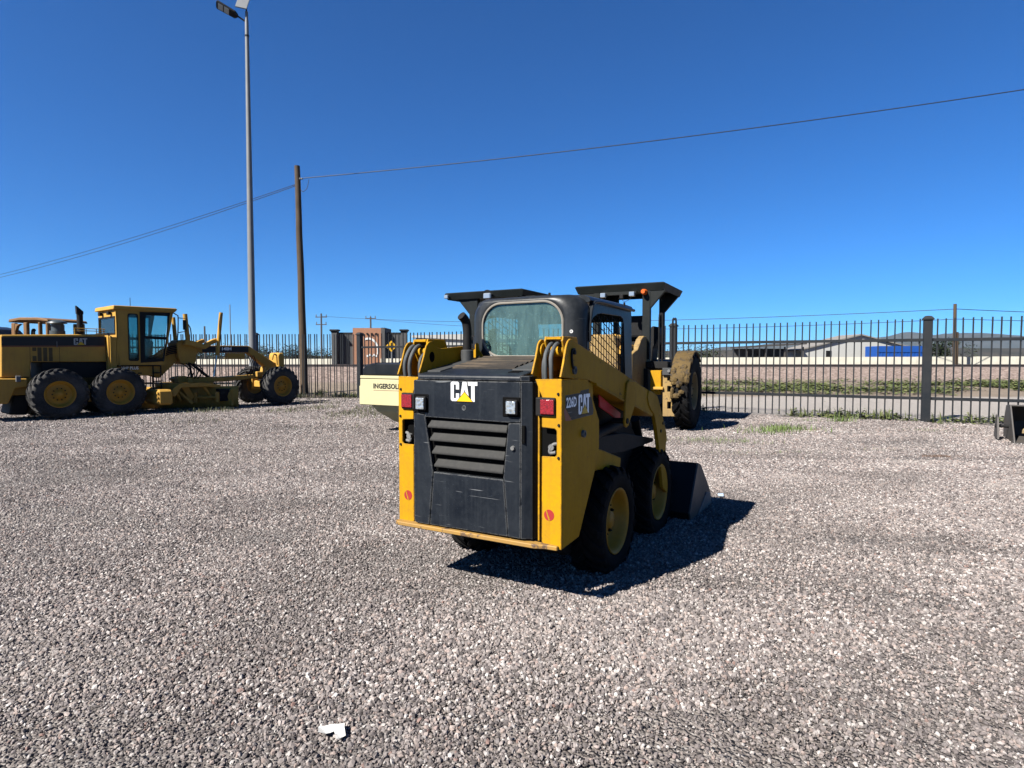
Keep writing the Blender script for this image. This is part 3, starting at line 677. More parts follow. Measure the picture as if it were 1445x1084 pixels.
M['tree'] = leaf_mat('tree_leaf', [(.015, .03, .009), (.028, .046, .014), (.042, .06, .02)])
def add_leaf(bm, p, size, rnd, flat=.5):
    th = rnd.uniform(0, 6.28); d = Vector((math.cos(th), math.sin(th), rnd.uniform(-.1, 1.0) * flat + .1)).normalized()
    s = d.cross(Vector((0, 0, 1))).normalized() * size * rnd.uniform(.28, .5); e = d * size
    v = [bm.verts.new(q) for q in (p, p + e * .5 + s, p + e, p + e * .5 - s)]
    bm.faces.new(v)
def add_blade(bm, p, h, rnd, lean=.5):
    th = rnd.uniform(0, 6.28); d = Vector((math.cos(th), math.sin(th), 0)); wd = Vector((-d.y, d.x, 0)) * h * rnd.uniform(.03, .06)
    l1 = rnd.uniform(.05, lean); m_ = p + d * h * l1 * .35 + Vector((0, 0, h * .6)); e = p + d * h * l1 + Vector((0, 0, h))
    a = [bm.verts.new(q) for q in (p - wd, p + wd, m_ + wd * .8, m_ - wd * .8)]; bm.faces.new(a)
    t_ = bm.verts.new(e); bm.faces.new([a[3], a[2], t_])
def veg():
    rnd = random.Random(11)
    bm = bmesh.new()
    # weed belt between the track and the embankment
    for _ in range(5600):
        x = rnd.uniform(-2, 44); y = rnd.gauss(26.6, 2.0)
        if y < 22.9 + noise.noise(Vector((x * .3, 0, 9))) or y > 31.0: continue
        if noise.noise(Vector((x * .22, y * .45, 1.5))) < -.10: continue
        if x < 4 and rnd.random() < (4 - x) / 6: continue
        p = Vector((x, y, terrain(x, y))); sz = rnd.uniform(.12, .30)
        for k in range(12):
            add_leaf(bm, p + Vector((rnd.gauss(0, sz), rnd.gauss(0, sz), abs(rnd.gauss(0, sz * .38)))), rnd.uniform(.08, .17), rnd, .35)
    o = fin('roadside_weeds', bm, 'leaf'); o['kind'] = 'stuff'; tag(o, 'belt of low green weeds between the dirt track and the railway', 'weeds')
    # growth along the foot of the fence
    bm = bmesh.new()
    for _ in range(900):
        s = rnd.uniform(-2.5, 24); x = -5.9 + .8708 * s; y = 23.4 - .4917 * s + rnd.gauss(.35, .28)
        if noise.noise(Vector((x * .7, y * .7, 4))) < (-.02 if s < 16.5 else -.3): continue
        p = Vector((x, y, terrain(x, y))); sz = rnd.uniform(.06, .15)
        for k in range(9): add_leaf(bm, p + Vector((rnd.gauss(0, sz), rnd.gauss(0, sz), abs(rnd.gauss(0, sz * .6)))), rnd.uniform(.05, .12), rnd)
        if rnd.random() < .5:
            for k in range(5): add_blade(bm, p + Vector((rnd.gauss(0, sz), rnd.gauss(0, sz), 0)), rnd.uniform(.1, .28), rnd)
    o = fin('fence_weeds', bm, 'leaf'); o['kind'] = 'stuff'; tag(o, 'scruffy weeds growing along the foot of the right fence', 'weeds')
    # grass growing through the gravel
    bm = bmesh.new()
    spots = [(5.55, 12.5, .42, .18, 260, .13), (5.15, 12.1, .3, .15, 120, .12), (5.9, 12.8, .25, .12, 120, .14), (4.1, 10.8, .35, .16, 110, .06), (3.5, 11.1, .35, .2, 140, .07), (3.9, 10.9, .4, .2, 90, .05), (7.95, 14.5, .14, .1, 90, .16), (7.2, 14.6, .16, .1, 40, .08), (3.6, 9.5, .3, .1, 60, .04), (6.1, 9.9, .3, .1, 30, .05), (8.7, 12.6, .3, .12, 50, .07), (4.5, 9.6, .2, .06, 30, .04)]
    for (x, y, sx, sy, n_, h) in spots:
        for _ in range(n_):
            px, py = rnd.gauss(x, sx), rnd.gauss(y, sy); add_blade(bm, Vector((px, py, terrain(px, py))), h * rnd.uniform(.5, 1.3), rnd, .9)
    o = fin('grass_patches', bm, 'grass'); o['kind'] = 'stuff'; tag(o, 'bright green grass patches growing through the gravel at the right', 'grass')
    bm = bmesh.new()
    for _ in range(9000):
        x = rnd.uniform(-13, -3.2); y = rnd.gauss(18.0 - .35 * (x + 8) * .4, 2.0)
        if y > 23 or y < 12.5: continue
        if noise.noise(Vector((x * .6, y * .6, 7))) < .05: continue
        add_blade(bm, Vector((x, y, terrain(x, y))), rnd.uniform(.05, .14), rnd, 1.0)
    for _ in range(900):
        x = rnd.gauss(-8.6, .35) if rnd.random() < .35 else rnd.uniform(-16, -6); y = (23.4 + rnd.gauss(.2, .3))
        add_blade(bm, Vector((x, y, terrain(x, y))), rnd.uniform(.08, .25), rnd, .8)
    o = fin('sparse_grass', bm, 'dry'); o['kind'] = 'stuff'; tag(o, 'sparse dry grass in the gravel between the grader and the roller', 'grass')
veg()
def tree(x, y, h, wd, label, seed, name='tree'):
    rnd = random.Random(seed); t = thing(name, label, 'tree', (x, y, .7), 0, 'distant trees beyond the wall')
    bm = bmesh.new(); add_tube(bm, [(0, 0, -.3), (.05, 0, h * .35), (0, 0, h * .75)], [.16, .11, .04], 7)
    for k in range(5):
        a = rnd.uniform(0, 6.28); add_tube(bm, [(0, 0, h * (.3 + .07 * k)), (math.cos(a) * wd * .35, math.sin(a) * wd * .35, h * (.5 + .08 * k))], [.06, .02], 5)
    fin('trunk', bm, 'wood', t)
    bm = bmesh.new()
    cl = [(rnd.gauss(0, wd * .34), rnd.gauss(0, wd * .30), rnd.uniform(h * .12, h * .88), rnd.uniform(.16, .30) * wd) for _ in range(24)]
    for (cx, cy, cz, cr) in cl:
        for _ in range(130):
            v = Vector((rnd.gauss(0, 1), rnd.gauss(0, 1), rnd.gauss(0, .8))).normalized() * cr * rnd.uniform(.5, 1.05)
            add_leaf(bm, Vector((cx, cy, cz)) + v, rnd.uniform(.13, .27), rnd, 1)
    fin('crown', bm, 'tree', t)
tl = [(-38, 92, 2.6, 5), (-34.0, 95, 2.4, 5), (-42, 96, 2.7, 5.5), (-46.5, 95, 2.4, 5.5), (-29.5, 96, 2.2, 5), (-51, 97, 2.6, 6)]
for i, (x, y, h, wd) in enumerate(tl):
    tree(x, y, h, wd, 'dark green tree, %s in the distant row behind the left fence' % (['leftmost', 'second from the left', 'third from the left', 'third from the right', 'second from the right', 'rightmost'][sorted(q[0] for q in tl).index(x)]), 40 + i)
tree(54.5, 76, 3.6, 3.4, 'dark bushy tree right of the blue container', 60)
tree(22, 72, 1.9, 5, 'low bushy tree beyond the wall left of the shed', 61); tree(15.5, 74, 1.6, 4, 'low bush beyond the wall behind the right fence', 62, 'bush')

# ------------------------------------------------------------------ wheels
WHEEL = {}
def wheel_meshes(key, Ro, wd, Rr, nl, lugd, lug_w=.5, dish=.10, nuts=8, rimmat='yellow', nut_r=.62, rub='rubber'):
    h = wd / 2
    bm = bmesh.new()
    prof = [(-h * .78, Rr * .97), (-h * .96, Rr * 1.13), (-h, (Rr + Ro) * .5), (-h * .95, Ro * .90), (-h * .80, Ro - lugd * 1.25), (-h * .4, Ro - lugd), (0, Ro - lugd * .9), (h * .4, Ro - lugd), (h * .80, Ro - lugd * 1.25), (h * .95, Ro * .90), (h, (Rr + Ro) * .5), (h * .96, Rr * 1.13), (h * .78, Rr * .97), (h * .5, Rr * .93), (-h * .5, Rr * .93)]
    add_lathe(bm, prof, 48, 'X', True)
    for f in bm.faces: f.smooth = True
    step = 2 * math.pi / nl
    for s in (-1, 1):
        for k in range(nl):
            a0 = k * step + (step / 2 if s > 0 else 0)
            stn = [(.02, 0., Ro - lugd * 1.2, Ro), (.45, .55, Ro - lugd * 1.3, Ro - lugd * .05), (.86, .95, Ro - lugd * 1.6, Ro - lugd * .25), (1.02, 1.05, Ro * .86, Ro * .915)]
            prev = None
            for (fx, da, r0, r1) in stn:
                c = a0 + da * step; wv = step * lug_w * .5; ring = []
                for (aa, rr) in ((c - wv, r0), (c + wv, r0), (c + wv * .85, r1), (c - wv * .85, r1)):
                    ring.append(bm.verts.new((s * fx * h, rr * math.cos(aa), rr * math.sin(aa))))
                if prev:
                    for q in range(4):
                        f = bm.faces.new([prev[q], prev[(q + 1) % 4], ring[(q + 1) % 4], ring[q]])
                else: bm.faces.new(ring)
                prev = ring
            bm.faces.new(prev[::-1])
    bmesh.ops.recalc_face_normals(bm, faces=bm.faces)
    ty = bpy.data.meshes.new('wheel'); bm.to_mesh(ty); bm.free(); ty.materials.append(M[rub])
    bm = bmesh.new(); fl = h * .80
    add_lathe(bm, [(-h * .7, Rr * .94), (fl - .02, Rr * .93), (fl, Rr * 1.0), (fl + .012, Rr * 1.03), (fl + .016, Rr), (fl - .006, Rr * .93), (fl - dish * .4, Rr * .88), (fl - dish, Rr * .84), (fl - dish - .012, Rr * .72), (fl - dish + .012, Rr * .58), (fl - dish + .012, Rr * .30), (fl - dish + .05, Rr * .26), (fl - dish + .05, 0)], 40, 'X')
    for f in bm.faces: f.smooth = True
    for e in bm.edges:
        if len(e.link_faces) == 2 and e.calc_face_angle(0) > R(35): e.smooth = False
    rm = bpy.data.meshes.new('rim'); bm.to_mesh(rm); bm.free(); rm.materials.append(M[rimmat])
    bm = bmesh.new(); nr = Rr * .05
    add_lathe(bm, [(0, nr), (nr * 1.4, nr), (nr * 1.4, nr * .5), (nr * 2.4, nr * .5), (nr * 2.4, 0)], 6, 'X')
    nm = bpy.data.meshes.new('lug_nut'); bm.to_mesh(nm); bm.free(); nm.materials.append(M['dark'])
    WHEEL[key] = (ty, rm, nm, nuts, Rr * .45, fl - dish + .010)
def wheel(key, parent, loc, side=1, steer=0., rot=0.):
    ty, rm, nm, nuts, pr, xf = WHEEL[key]
    wv = link('wheel', ty, None, parent); wv.location = loc
    wv.rotation_euler = (rot, 0, (0 if side > 0 else math.pi) + steer)
    link('rim', rm, None, wv)
    for k in range(nuts):
        a = 2 * math.pi * k / nuts; o = link('lug_nut', nm, None, wv); o.location = (xf, pr * math.cos(a), pr * math.sin(a))
    return wv
wheel_meshes('skid', .378, .25, .222, 20, .026, .5, .085, 8, 'rim_yellow')
wheel_meshes('grader', .640, .36, .325, 20, .055, .45, .09, 10, 'rim_yellow', rub='rubber_dusty')
wheel_meshes('roller', .82, .36, .40, 22, .03, .6, .10, 8, 'yellow_mud')

# ------------------------------------------------------------------ skid steer loader
def skid_steer():
    S = thing('skid_steer_loader', 'black and yellow skid steer loader with its rear grille facing the camera', 'loader', (-.233, 3.64, 0), -.5195)
    # chassis
    prism('chassis', [(.05, .47), (.05, 1.36), (.62, 1.36), (.62, 1.0), (1.7, 1.0), (2.1, .7), (2.1, .28), (1.8, .22), (.5, .22)], 'YZ', -.40, .40, 'dark', S, .01)
    for s in (-1, 1):
        L = lambda a, b_: (s * a, s * b_)
        # tower plates
        prism('tower_side_plate', [(.0125, .425), (.0125, 1.385), (.385, 1.385), (.395, 1.35), (.545, 1.142), (.570, 1.11), (.573, .94), (.555, .885), (.51, .806), (.254, .435), (.02, .423)], 'YZ', *L(.573, .5855), 'yellow', S, .003)
        prism('tower_rear_plate', [(s * x, z) for x, z in [(.5875, .425), (.5875, 1.39), (.419, 1.386), (.463, 1.287), (.463, 1.112), (.545, 1.108), (.556, 1.098), (.556, .962), (.546, .95), (.463, .948), (.463, .452), (.50, .425)]], 'XZ', 0, .012, 'yellow', S, .003)
        prism('tower_inner_plate', [(.02, .45), (.02, 1.37), (.5, 1.37), (.55, 1.1), (.55, .75), (.3, .45)], 'YZ', *L(.428, .440), 'yellow', S, .002)
        box('notch_shade_sheet', s * .442, s * .572, .040, .055, .92, 1.14, 'void', S, 0); box('tower_light_block', s * .442, s * .572, .07, .50, 1.16, 1.36, 'yellow', S, .004); box('tower_light_block', s * .442, s * .572, .20, .212, .46, 1.15, 'yellow', S, 0)  # notch shade as a black sheet; inner boxes added to block stray sun
        # hooked casting in the notch
        bm = bmesh.new(); add_tube(bm, arcpts([(s * .545, .03, 1.02), (s * .525, .022, 1.015), (s * .505, .020, .985), (s * .51, .020, .968), (s * .54, .024, .972)], 4), .010, 8)
        add_lathe(bm, [(.012, .0), (.012, .018), (.035, .018), (.035, 0)], 10, 'Y')
        for v in bm.verts:
            if abs(v.co.x) < .1: v.co += Vector((s * .515, .0, 1.0))
        fin('tie_down', bm, 'pale_steel', S, autosmooth=True)
        # tail light
        tl = box('tail_light', s * .429, s * .552, -.014, .03, 1.178, 1.284, 'dark', S, .008, 2)
        box('tail_lens', s * .463, s * .547, -.0215, -.0145, 1.19, 1.273, 'tail', tl, .004, 2)
        # bolts
        bmesh_bolts = [(.566, 1.305), (.570, 1.13), (.569, .945), (.452, 1.05), (.452, .76)]
        for (bx, bz) in bmesh_bolts[:3]:
            lathe('bolt', [(-.008, 0), (-.008, .006), (0, .009)], 'dark', S, 8, 'Y', loc=(s * bx, 0, bz))
        # round red sticker with a pale slash
        pts = [(s * .511 + .032 * math.cos(2 * math.pi * k / 24), .615 + .032 * math.sin(2 * math.pi * k / 24)) for k in range(24)]
        prism('reflector_sticker', pts, 'XZ', -.0012, -.0002, M['sticker'], S)
        prism('sticker_slash', [(s * .511 - .021, .640), (s * .511 - .014, .643), (s * .511 + .007, .585), (s * .511 - .001, .583)], 'XZ', -.0022, -.0013, 'yellow', S)
        # lift arm plates
        arm_o = [(-.012, 1.40), (.02, 1.468), (.057, 1.568), (.07, 1.588), (.088, 1.606), (.115, 1.616), (.14, 1.614), (.165, 1.604), (.355, 1.559), (.742, 1.467), (1.339, 1.321), (1.764, 1.22), (1.845, 1.185), (1.82, 1.08), (1.723, 1.047), (1.247, 1.168), (.998, 1.222), (.495, 1.35), (.385, 1.372)]
        prism('lift_arm_outer_plate', arm_o, 'YZ', *L(.5765, .589), 'yellow', S, .002)
        elbow = [(1.60, 1.258), (1.764, 1.221), (1.83, 1.199), (1.862, 1.17), (1.94, 1.079), (2.111, .87), (2.127, .80), (2.10, .775), (2.09, .60), (2.22, .42), (2.16, .33), (2.02, .40), (1.90, .74), (1.857, .846), (1.807, .957), (1.745, 1.055), (1.66, 1.095), (1.60, 1.14), (1.565, 1.20)]
        prism('arm_elbow', elbow, 'YZ', *L(.565, .597), 'yellow', S, .004)
        for (by, bz) in ((1.99, .96), (1.93, .90)): cyl('bolt', (s * .598, by, bz), (s * .603, by, bz), .014, 'dark', S, 10)
        inner = [(-.015, 1.415), (.03, 1.51), (.058, 1.585), (.075, 1.603), (.095, 1.614), (.12, 1.616), (.142, 1.605), (.165, 1.582), (.212, 1.566), (.355, 1.552), (.742, 1.46), (1.339, 1.314), (1.76, 1.21), (1.70, 1.06), (1.247, 1.175), (.495, 1.356), (.06, 1.39)]
        if s < 0: inner[8:11] = [(.212, 1.572), (.47, 1.590), (.62, 1.575), (.78, 1.452)]
        prism('lift_arm_inner_plate', inner, 'YZ', *L(.40, .412), 'yellow', S, .002)
        prism('arm_boss', [(.115 + .05 * math.cos(2 * math.pi * k / 20), 1.545 + .05 * math.sin(2 * math.pi * k / 20)) for k in range(20)], 'YZ', *L(.4125, .424), 'yellow', S, .003)
        prism('arm_hole', [(.115 + .026 * math.cos(2 * math.pi * k / 16), 1.515 + .034 * math.sin(2 * math.pi * k / 16)) for k in range(16)], 'YZ', *L(.3975, .3995), 'void', S)  # dark disc paints in the shade of a hole
        prism('arm_web', [(.30, 1.565), (.742, 1.458), (1.339, 1.312), (1.80, 1.20), (1.74, 1.06), (1.247, 1.178), (.495, 1.362), (.32, 1.40)], 'YZ', *L(.4125, .576), 'yellow', S, .003)
        prism('arm_lower_flange', [(.50, 1.352), (.998, 1.224), (1.247, 1.170), (1.70, 1.055), (1.70, 1.040), (1.247, 1.153), (.998, 1.206), (.50, 1.334)], 'YZ', *L(.42, .595), 'yellow', S, .002)
        prism('cylinder_bracket', [(1.061, 1.33), (1.03, 1.22), (1.005, 1.06), (1.015, 1.03), (1.055, 1.014), (1.095, 1.025), (1.115, 1.05), (1.235, 1.16), (1.262, 1.265), (1.20, 1.34), (1.10, 1.35)], 'YZ', *L(.5895, .604), 'yellow', S, .004)
        cyl('bracket_pin', (s * .50, 1.055, 1.062), (s * .612, 1.055, 1.062), .02, 'dark', S, 12)
        # yoke and pivot
        for a, b_ in ((.425, .437), (.535, .547)):
            prism('yoke_plate', [(.10, 1.605), (.11, 1.632), (.30, 1.632), (.34, 1.54), (.30, 1.44), (.22, 1.425), (.17, 1.45), (.13, 1.52)], 'YZ', *L(a, b_), 'yellow', S, .002)
        box('yoke_bridge', s * .4375, s * .5345, .10, .22, 1.612, 1.630, 'yellow', S, .003)
        cyl('pivot_pin', (s * .413, .15, 1.545), (s * .533, .15, 1.545), .030, 'yellow', S, 16)
        cyl('pin_collar', (s * .4375, .15, 1.545), (s * .452, .15, 1.545), .046, 'yellow', S, 16)
        # hoses
        for hx, rr in ((.468, .012), (.505, .0125)) if s > 0 else ((.545, .013), (.505, .013)):
            tube('hydraulic_hose', arcpts([(s * hx, .26, 1.56), (s * hx, .17, 1.592), (s * hx, .09, 1.580), (s * hx, .035, 1.52), (s * (hx + .006), .022, 1.45), (s * (hx + .004), .035, 1.36), (s * hx, .06, 1.30)], 6), rr, 'hose', S, 10)
        tube('hydraulic_hose', arcpts([(s * .452, .30, 1.52), (s * .450, .15, 1.55), (s * .449, .06, 1.50), (s * .449, .05, 1.40), (s * .449, .08, 1.33)], 6), .011, 'hose', S, 8)
        # retaining link on the outer plate
        tube('pin_retainer', arcpts([(s * .592, .165, 1.558), (s * .595, .125, 1.552), (s * .595, .118, 1.51), (s * .595, .13, 1.46), (s * .595, .15, 1.438)], 5), .007, 'dark', S, 6)
        lathe('retainer_bolt', [(s * .589, .024), (s * .601, .024), (s * .601, .012), (s * .597, .012), (s * .597, 0)], 'hose', S, 14, 'X', loc=(0, .160, 1.436))
        lathe('retainer_bolt', [(s * .589, .014), (s * .600, .014), (s * .600, 0)], 'dark', S, 12, 'X', loc=(0, .158, 1.54))
        # side plug, fender, sponson
        lathe('side_plug', [(s * .5858, .022), (s * .603, .022), (s * .603, .012), (s * .592, .012), (s * .592, 0)], 'pale_steel', S, 14, 'X', loc=(0, .299, 1.052))
        prism('fuel_sponson', [(.60, .93), (.80, .885), (1.19, .775), (1.17, .69), (.74, .755), (.55, .76)], 'YZ', *L(.41, .515), 'yellow', S, .006)
        prism('fender', [(.62, .98), (1.25, .95), (2.05, .82), (2.05, .79), (1.3, .80), (.62, .86)], 'YZ', *L(.402, .50), 'dark', S, .004)
        prism('arm_lock', [(.765, 1.262), (.78, 1.178), (1.10, 1.070), (1.185, 1.066), (1.19, 1.105)], 'YZ', *L(.497, .509), 'red' if s > 0 else 'yellow', S, .003)
        cyl('lift_cylinder', (s * .47, .70, .98), (s * .47, 1.30, 1.02), .038, 'dark', S, 14)
        cyl('cylinder_rod', (s * .47, .62, .975), (s * .47, .70, .98), .02, 'chrome', S, 12)
        cyl('tilt_cylinder', (s * .40, 1.85, 1.0), (s * .36, 2.22, .50), .04, 'dark', S, 12)
        wheel('skid', S, (s * .484, .905, .382), s, 0, .3 + s * .2); wheel('skid', S, (s * .484, 1.925, .382), s, 0, 1.0 - s * .3)
    # bumper
    bm = bmesh.new(); add_prism(bm, [(-.5875, .03), (-.5875, -.035), (-.56, -.052), (.44, -.052), (.47, -.040), (.5, -.028), (.572, -.026), (.572, -.0015), (.3, .03)], 'XY', .424, .449)
    fin('bumper', bm, 'bumper_paint', S, .004)
    # rear door: side strips, top panel, lower panel, louvres
    D0, D1 = -.036, -.004
    box('engine_bay', -.41, .41, -.003, .05, .452, 1.37, 'void', S, 0)  # black slab paints in the dark behind grooves and louvres
    prism('door_top_panel', [(-.432, 1.283), (-.432, 1.366), (-.42, 1.37), (.345, 1.37), (.345, 1.136), (.262, 1.131), (-.342, 1.136), (-.345, 1.16), (-.432, 1.16)], 'XZ', D0, D1, 'black', S, .004)
    prism('door_left_strip', [(-.432, .47), (-.432, 1.157), (-.345, 1.157), (-.340, 1.128), (-.283, .800), (-.283, .79), (-.314, .456), (-.42, .456)], 'XZ', D0, D1, 'black', S, .004)
    prism('door_right_strip', [(.345, .462), (.345, 1.133), (.264, 1.128), (.229, .806), (.235, .79), (.262, .462)], 'XZ', D0, D1, 'black', S, .004)
    prism('door_lower_panel', [(-.279, .795), (.228, .795), (.232, .78), (.258, .462), (-.310, .456)], 'XZ', D0 + .002, D1, 'black', S, .004)
    prism('door_corner', [(.347, -.036), (.405, -.004), (.422, .03), (.422, .12), (.405, .12), (.405, .03), (.394, .008), (.347, -.010)], 'XY', .462, 1.37, 'black', S, .002)
    box('handle_recess', .352, .372, -.036, -.022, 1.015, 1.12, 'void', S, .002)  # black block paints in the shade of the handle slot
    lathe('door_lock', [(-.050, 0), (-.050, .012), (-.036, .014)], 'pale_steel', S, 14, 'Y', loc=(.297, 0, .987))
    for k in range(4):
        z = 1.082 - k * .081; xl = -.325 + k * .016; xr = .252 - k * .0085
        bm = bmesh.new()
        v = [bm.verts.new(p) for p in ((xl, -.034, z + .0), (xr, -.034, z), (xr - .004, -.010, z + .040), (xl + .016, -.010, z + .040), (xl, -.034, z - .012), (xr, -.034, z - .012), (xr, -.012, z - .016), (xl + .01, -.012, z - .016))]
        for f in ((0, 1, 2, 3), (4, 5, 1, 0), (7, 6, 5, 4), (3, 2, 6, 7), (0, 3, 7, 4), (1, 5, 6, 2)): bm.faces.new([v[i] for i in f])
        fin('louver', bm, 'louver', S, .003)
    # work lamps set into the door
    for x0, x1 in ((-.430, -.312), (.226, .344)):
        box('lamp_housing', x0 + .001, x1, -.041, -.002, 1.166, 1.281, 'void', S, .004)
        lo = box('work_lamp', x0 + .032, x1 - .008, -.062, -.0415, 1.178, 1.268, 'dark', S, .012, 3)
        bm = bmesh.new(); add_box(bm, x0 + .040, x1 - .016, -.070, -.0625, 1.187, 1.259); fin('lamp_lens', bm, M['lamp_lens'], lo, .01, 2)
    cat_logo(S, (-.142, D0 - .0012, 1.245), (1, 0, 0), (0, 0, 1), .194, .119, 'white', (0, -1, 0))
    lathe('key_ring_mark', [(-.0372, .016), (-.0385, .014), (-.0372, .012)], 'hose', S, 18, 'Y', loc=(-.045, 0, 1.205))
    # hood
    bm = bmesh.new(); add_prism(bm, [(-.040, 1.373), (-.040, 1.396), (-.024, 1.408), (.02, 1.414), (.60, 1.515), (.60, 1.373)], 'YZ', -.396, .345); fin('hood', bm, 'black', S, .005)
    prism('hood_corner', [(.346, -.040), (.392, -.012), (.396, .10), (.396, .60), (.346, .60)], 'XY', 1.373, 1.404, 'black', S, .003)
    sl = .1010 / .58
    def hz(y): return 1.414 + (y - .02) * (.101 / .58)
    prism('hood_side_plate', [(-.394, hz(.0) - .002), (-.30, hz(.0) - .002), (-.30, hz(.0) + .004), (-.394, hz(.0) + .004)], 'XZ', .03, .031, 'hood_plate', S)
    for (x0, x1, y0, y1, mt, nm) in ((-.392, -.285, .05, .58, 'hood_plate', 'hood_side_plate'), (.20, .342, .12, .58, 'hood_plate', 'hood_side_plate')):
        bm = bmesh.new(); v = [bm.verts.new((x, y, hz(y) + dz)) for dz in (-.004, .007) for x, y in ((x0, y0), (x1, y0), (x1, y1), (x0, y1))]
        bmesh.ops.convex_hull(bm, input=bm.verts); fin(nm, bm, mt, S, .002)
    for k in range(6):
        y0 = .17 + k * .068; bm = bmesh.new()
        for (x, y, dz) in [(x, y, dz) for x in (-.275, .19) for y, dz in ((y0, -.004), (y0, .010), (y0 + .040, .016), (y0 + .048, -.004))]: bm.verts.new((x, y, hz(y) + dz))
        bmesh.ops.convex_hull(bm, input=bm.verts); fin('hood_slat', bm, 'hood_dust', S)
    for k in range(3):
        y0 = .055 + k * .018; x0 = .21 + k * .004
        bm = bmesh.new()
        for x in (x0, x0 + .07):
            for y, dz in ((y0, 0), (y0, .004), (y0 + .009, .004), (y0 + .009, 0)): bm.verts.new((x, y, hz(y) + dz))
        bmesh.ops.convex_hull(bm, input=bm.verts); fin('hood_vent', bm, 'void', S)
    # exhaust stack
    bm = bmesh.new(); ex = arcpts([(-.345, .445, 1.46), (-.345, .445, 1.60), (-.345, .445, 1.70), (-.350, .432, 1.765), (-.360, .395, 1.800)], 6)
    add_tube(bm, ex, [.031] * len(ex), 16); fin('exhaust_pipe', bm, 'dark', S, autosmooth=True)
    lathe('exhaust_base', [(1.46, .046), (1.56, .044), (1.565, .038), (1.565, 0)], 'hood_plate', S, 16, 'Z', loc=(-.345, .445, 0))
    # lifting eye
    prism('lifting_eye', [(-.365, 1.49), (-.362, 1.565), (-.348, 1.572), (-.35, 1.60), (-.335, 1.618), (-.318, 1.605), (-.315, 1.57), (-.262, 1.495), (-.275, 1.49), (-.315, 1.528), (-.345, 1.49)], 'XZ', .545, .557, 'yellow', S, .002)
    cab(S)
    # decal on the right tower
    prism('side_decal', [(.052, 1.295), (.26, 1.30), (.27, 1.312), (.395, 1.318), (.392, 1.272), (.435, 1.268), (.472, 1.185), (.462, 1.155), (.142, 1.148), (.052, 1.225)], 'YZ', .5856, .5862, 'black', S)
    prism('decal_wedge', [(.050, 1.222), (.138, 1.147), (.055, 1.150), (.030, 1.21)], 'YZ', .5856, .5862, 'pink_decal', S)
    lettering('226D', 'decal_white', S, (.5872, .062, 1.222), (0, 1, 0), (0, .01, 1), .145, .062, .03)
    cat_logo(S, (.5872, .235, 1.172), (0, 1, 0), (0, 0, 1), .175, .118, 'decal_white', (1, 0, 0))
    # bucket
    side = [(2.60, .545), (2.30, .14), (2.34, .055), (2.42, .02), (3.20, .012), (3.215, .03), (3.13, .20), (2.72, .51)]
    bm = bmesh.new(); out = [(2.72, .512), (2.60, .545), (2.30, .14), (2.34, .055), (2.42, .02), (3.20, .012)]; inn = [(3.20, .026), (2.43, .036), (2.36, .066), (2.325, .14), (2.612, .527), (2.715, .498)]
    add_prism(bm, out + inn, 'YZ', -.745, .745); BK = fin('bucket', bm, 'dark', S, .002)
    for s in (-1, 1):
        prism('bucket_side', side, 'YZ', s * .745, s * .76, 'grey_steel', BK, .003)
        prism('bucket_wear_plate', [(2.55, .05), (3.19, .02), (3.13, .17), (2.95, .21)], 'YZ', s * .7605, s * .768, 'pale_steel', BK, .003)
    box('cutting_edge', -.77, .77, 3.05, 3.26, .004, .0115, 'grey_steel', BK, .001)
    prism('quick_coupler', [(2.16, .12), (2.30, .13), (2.50, .47), (2.44, .52), (2.20, .45)], 'YZ', -.52, .52, 'dark', S, .008)
    return S
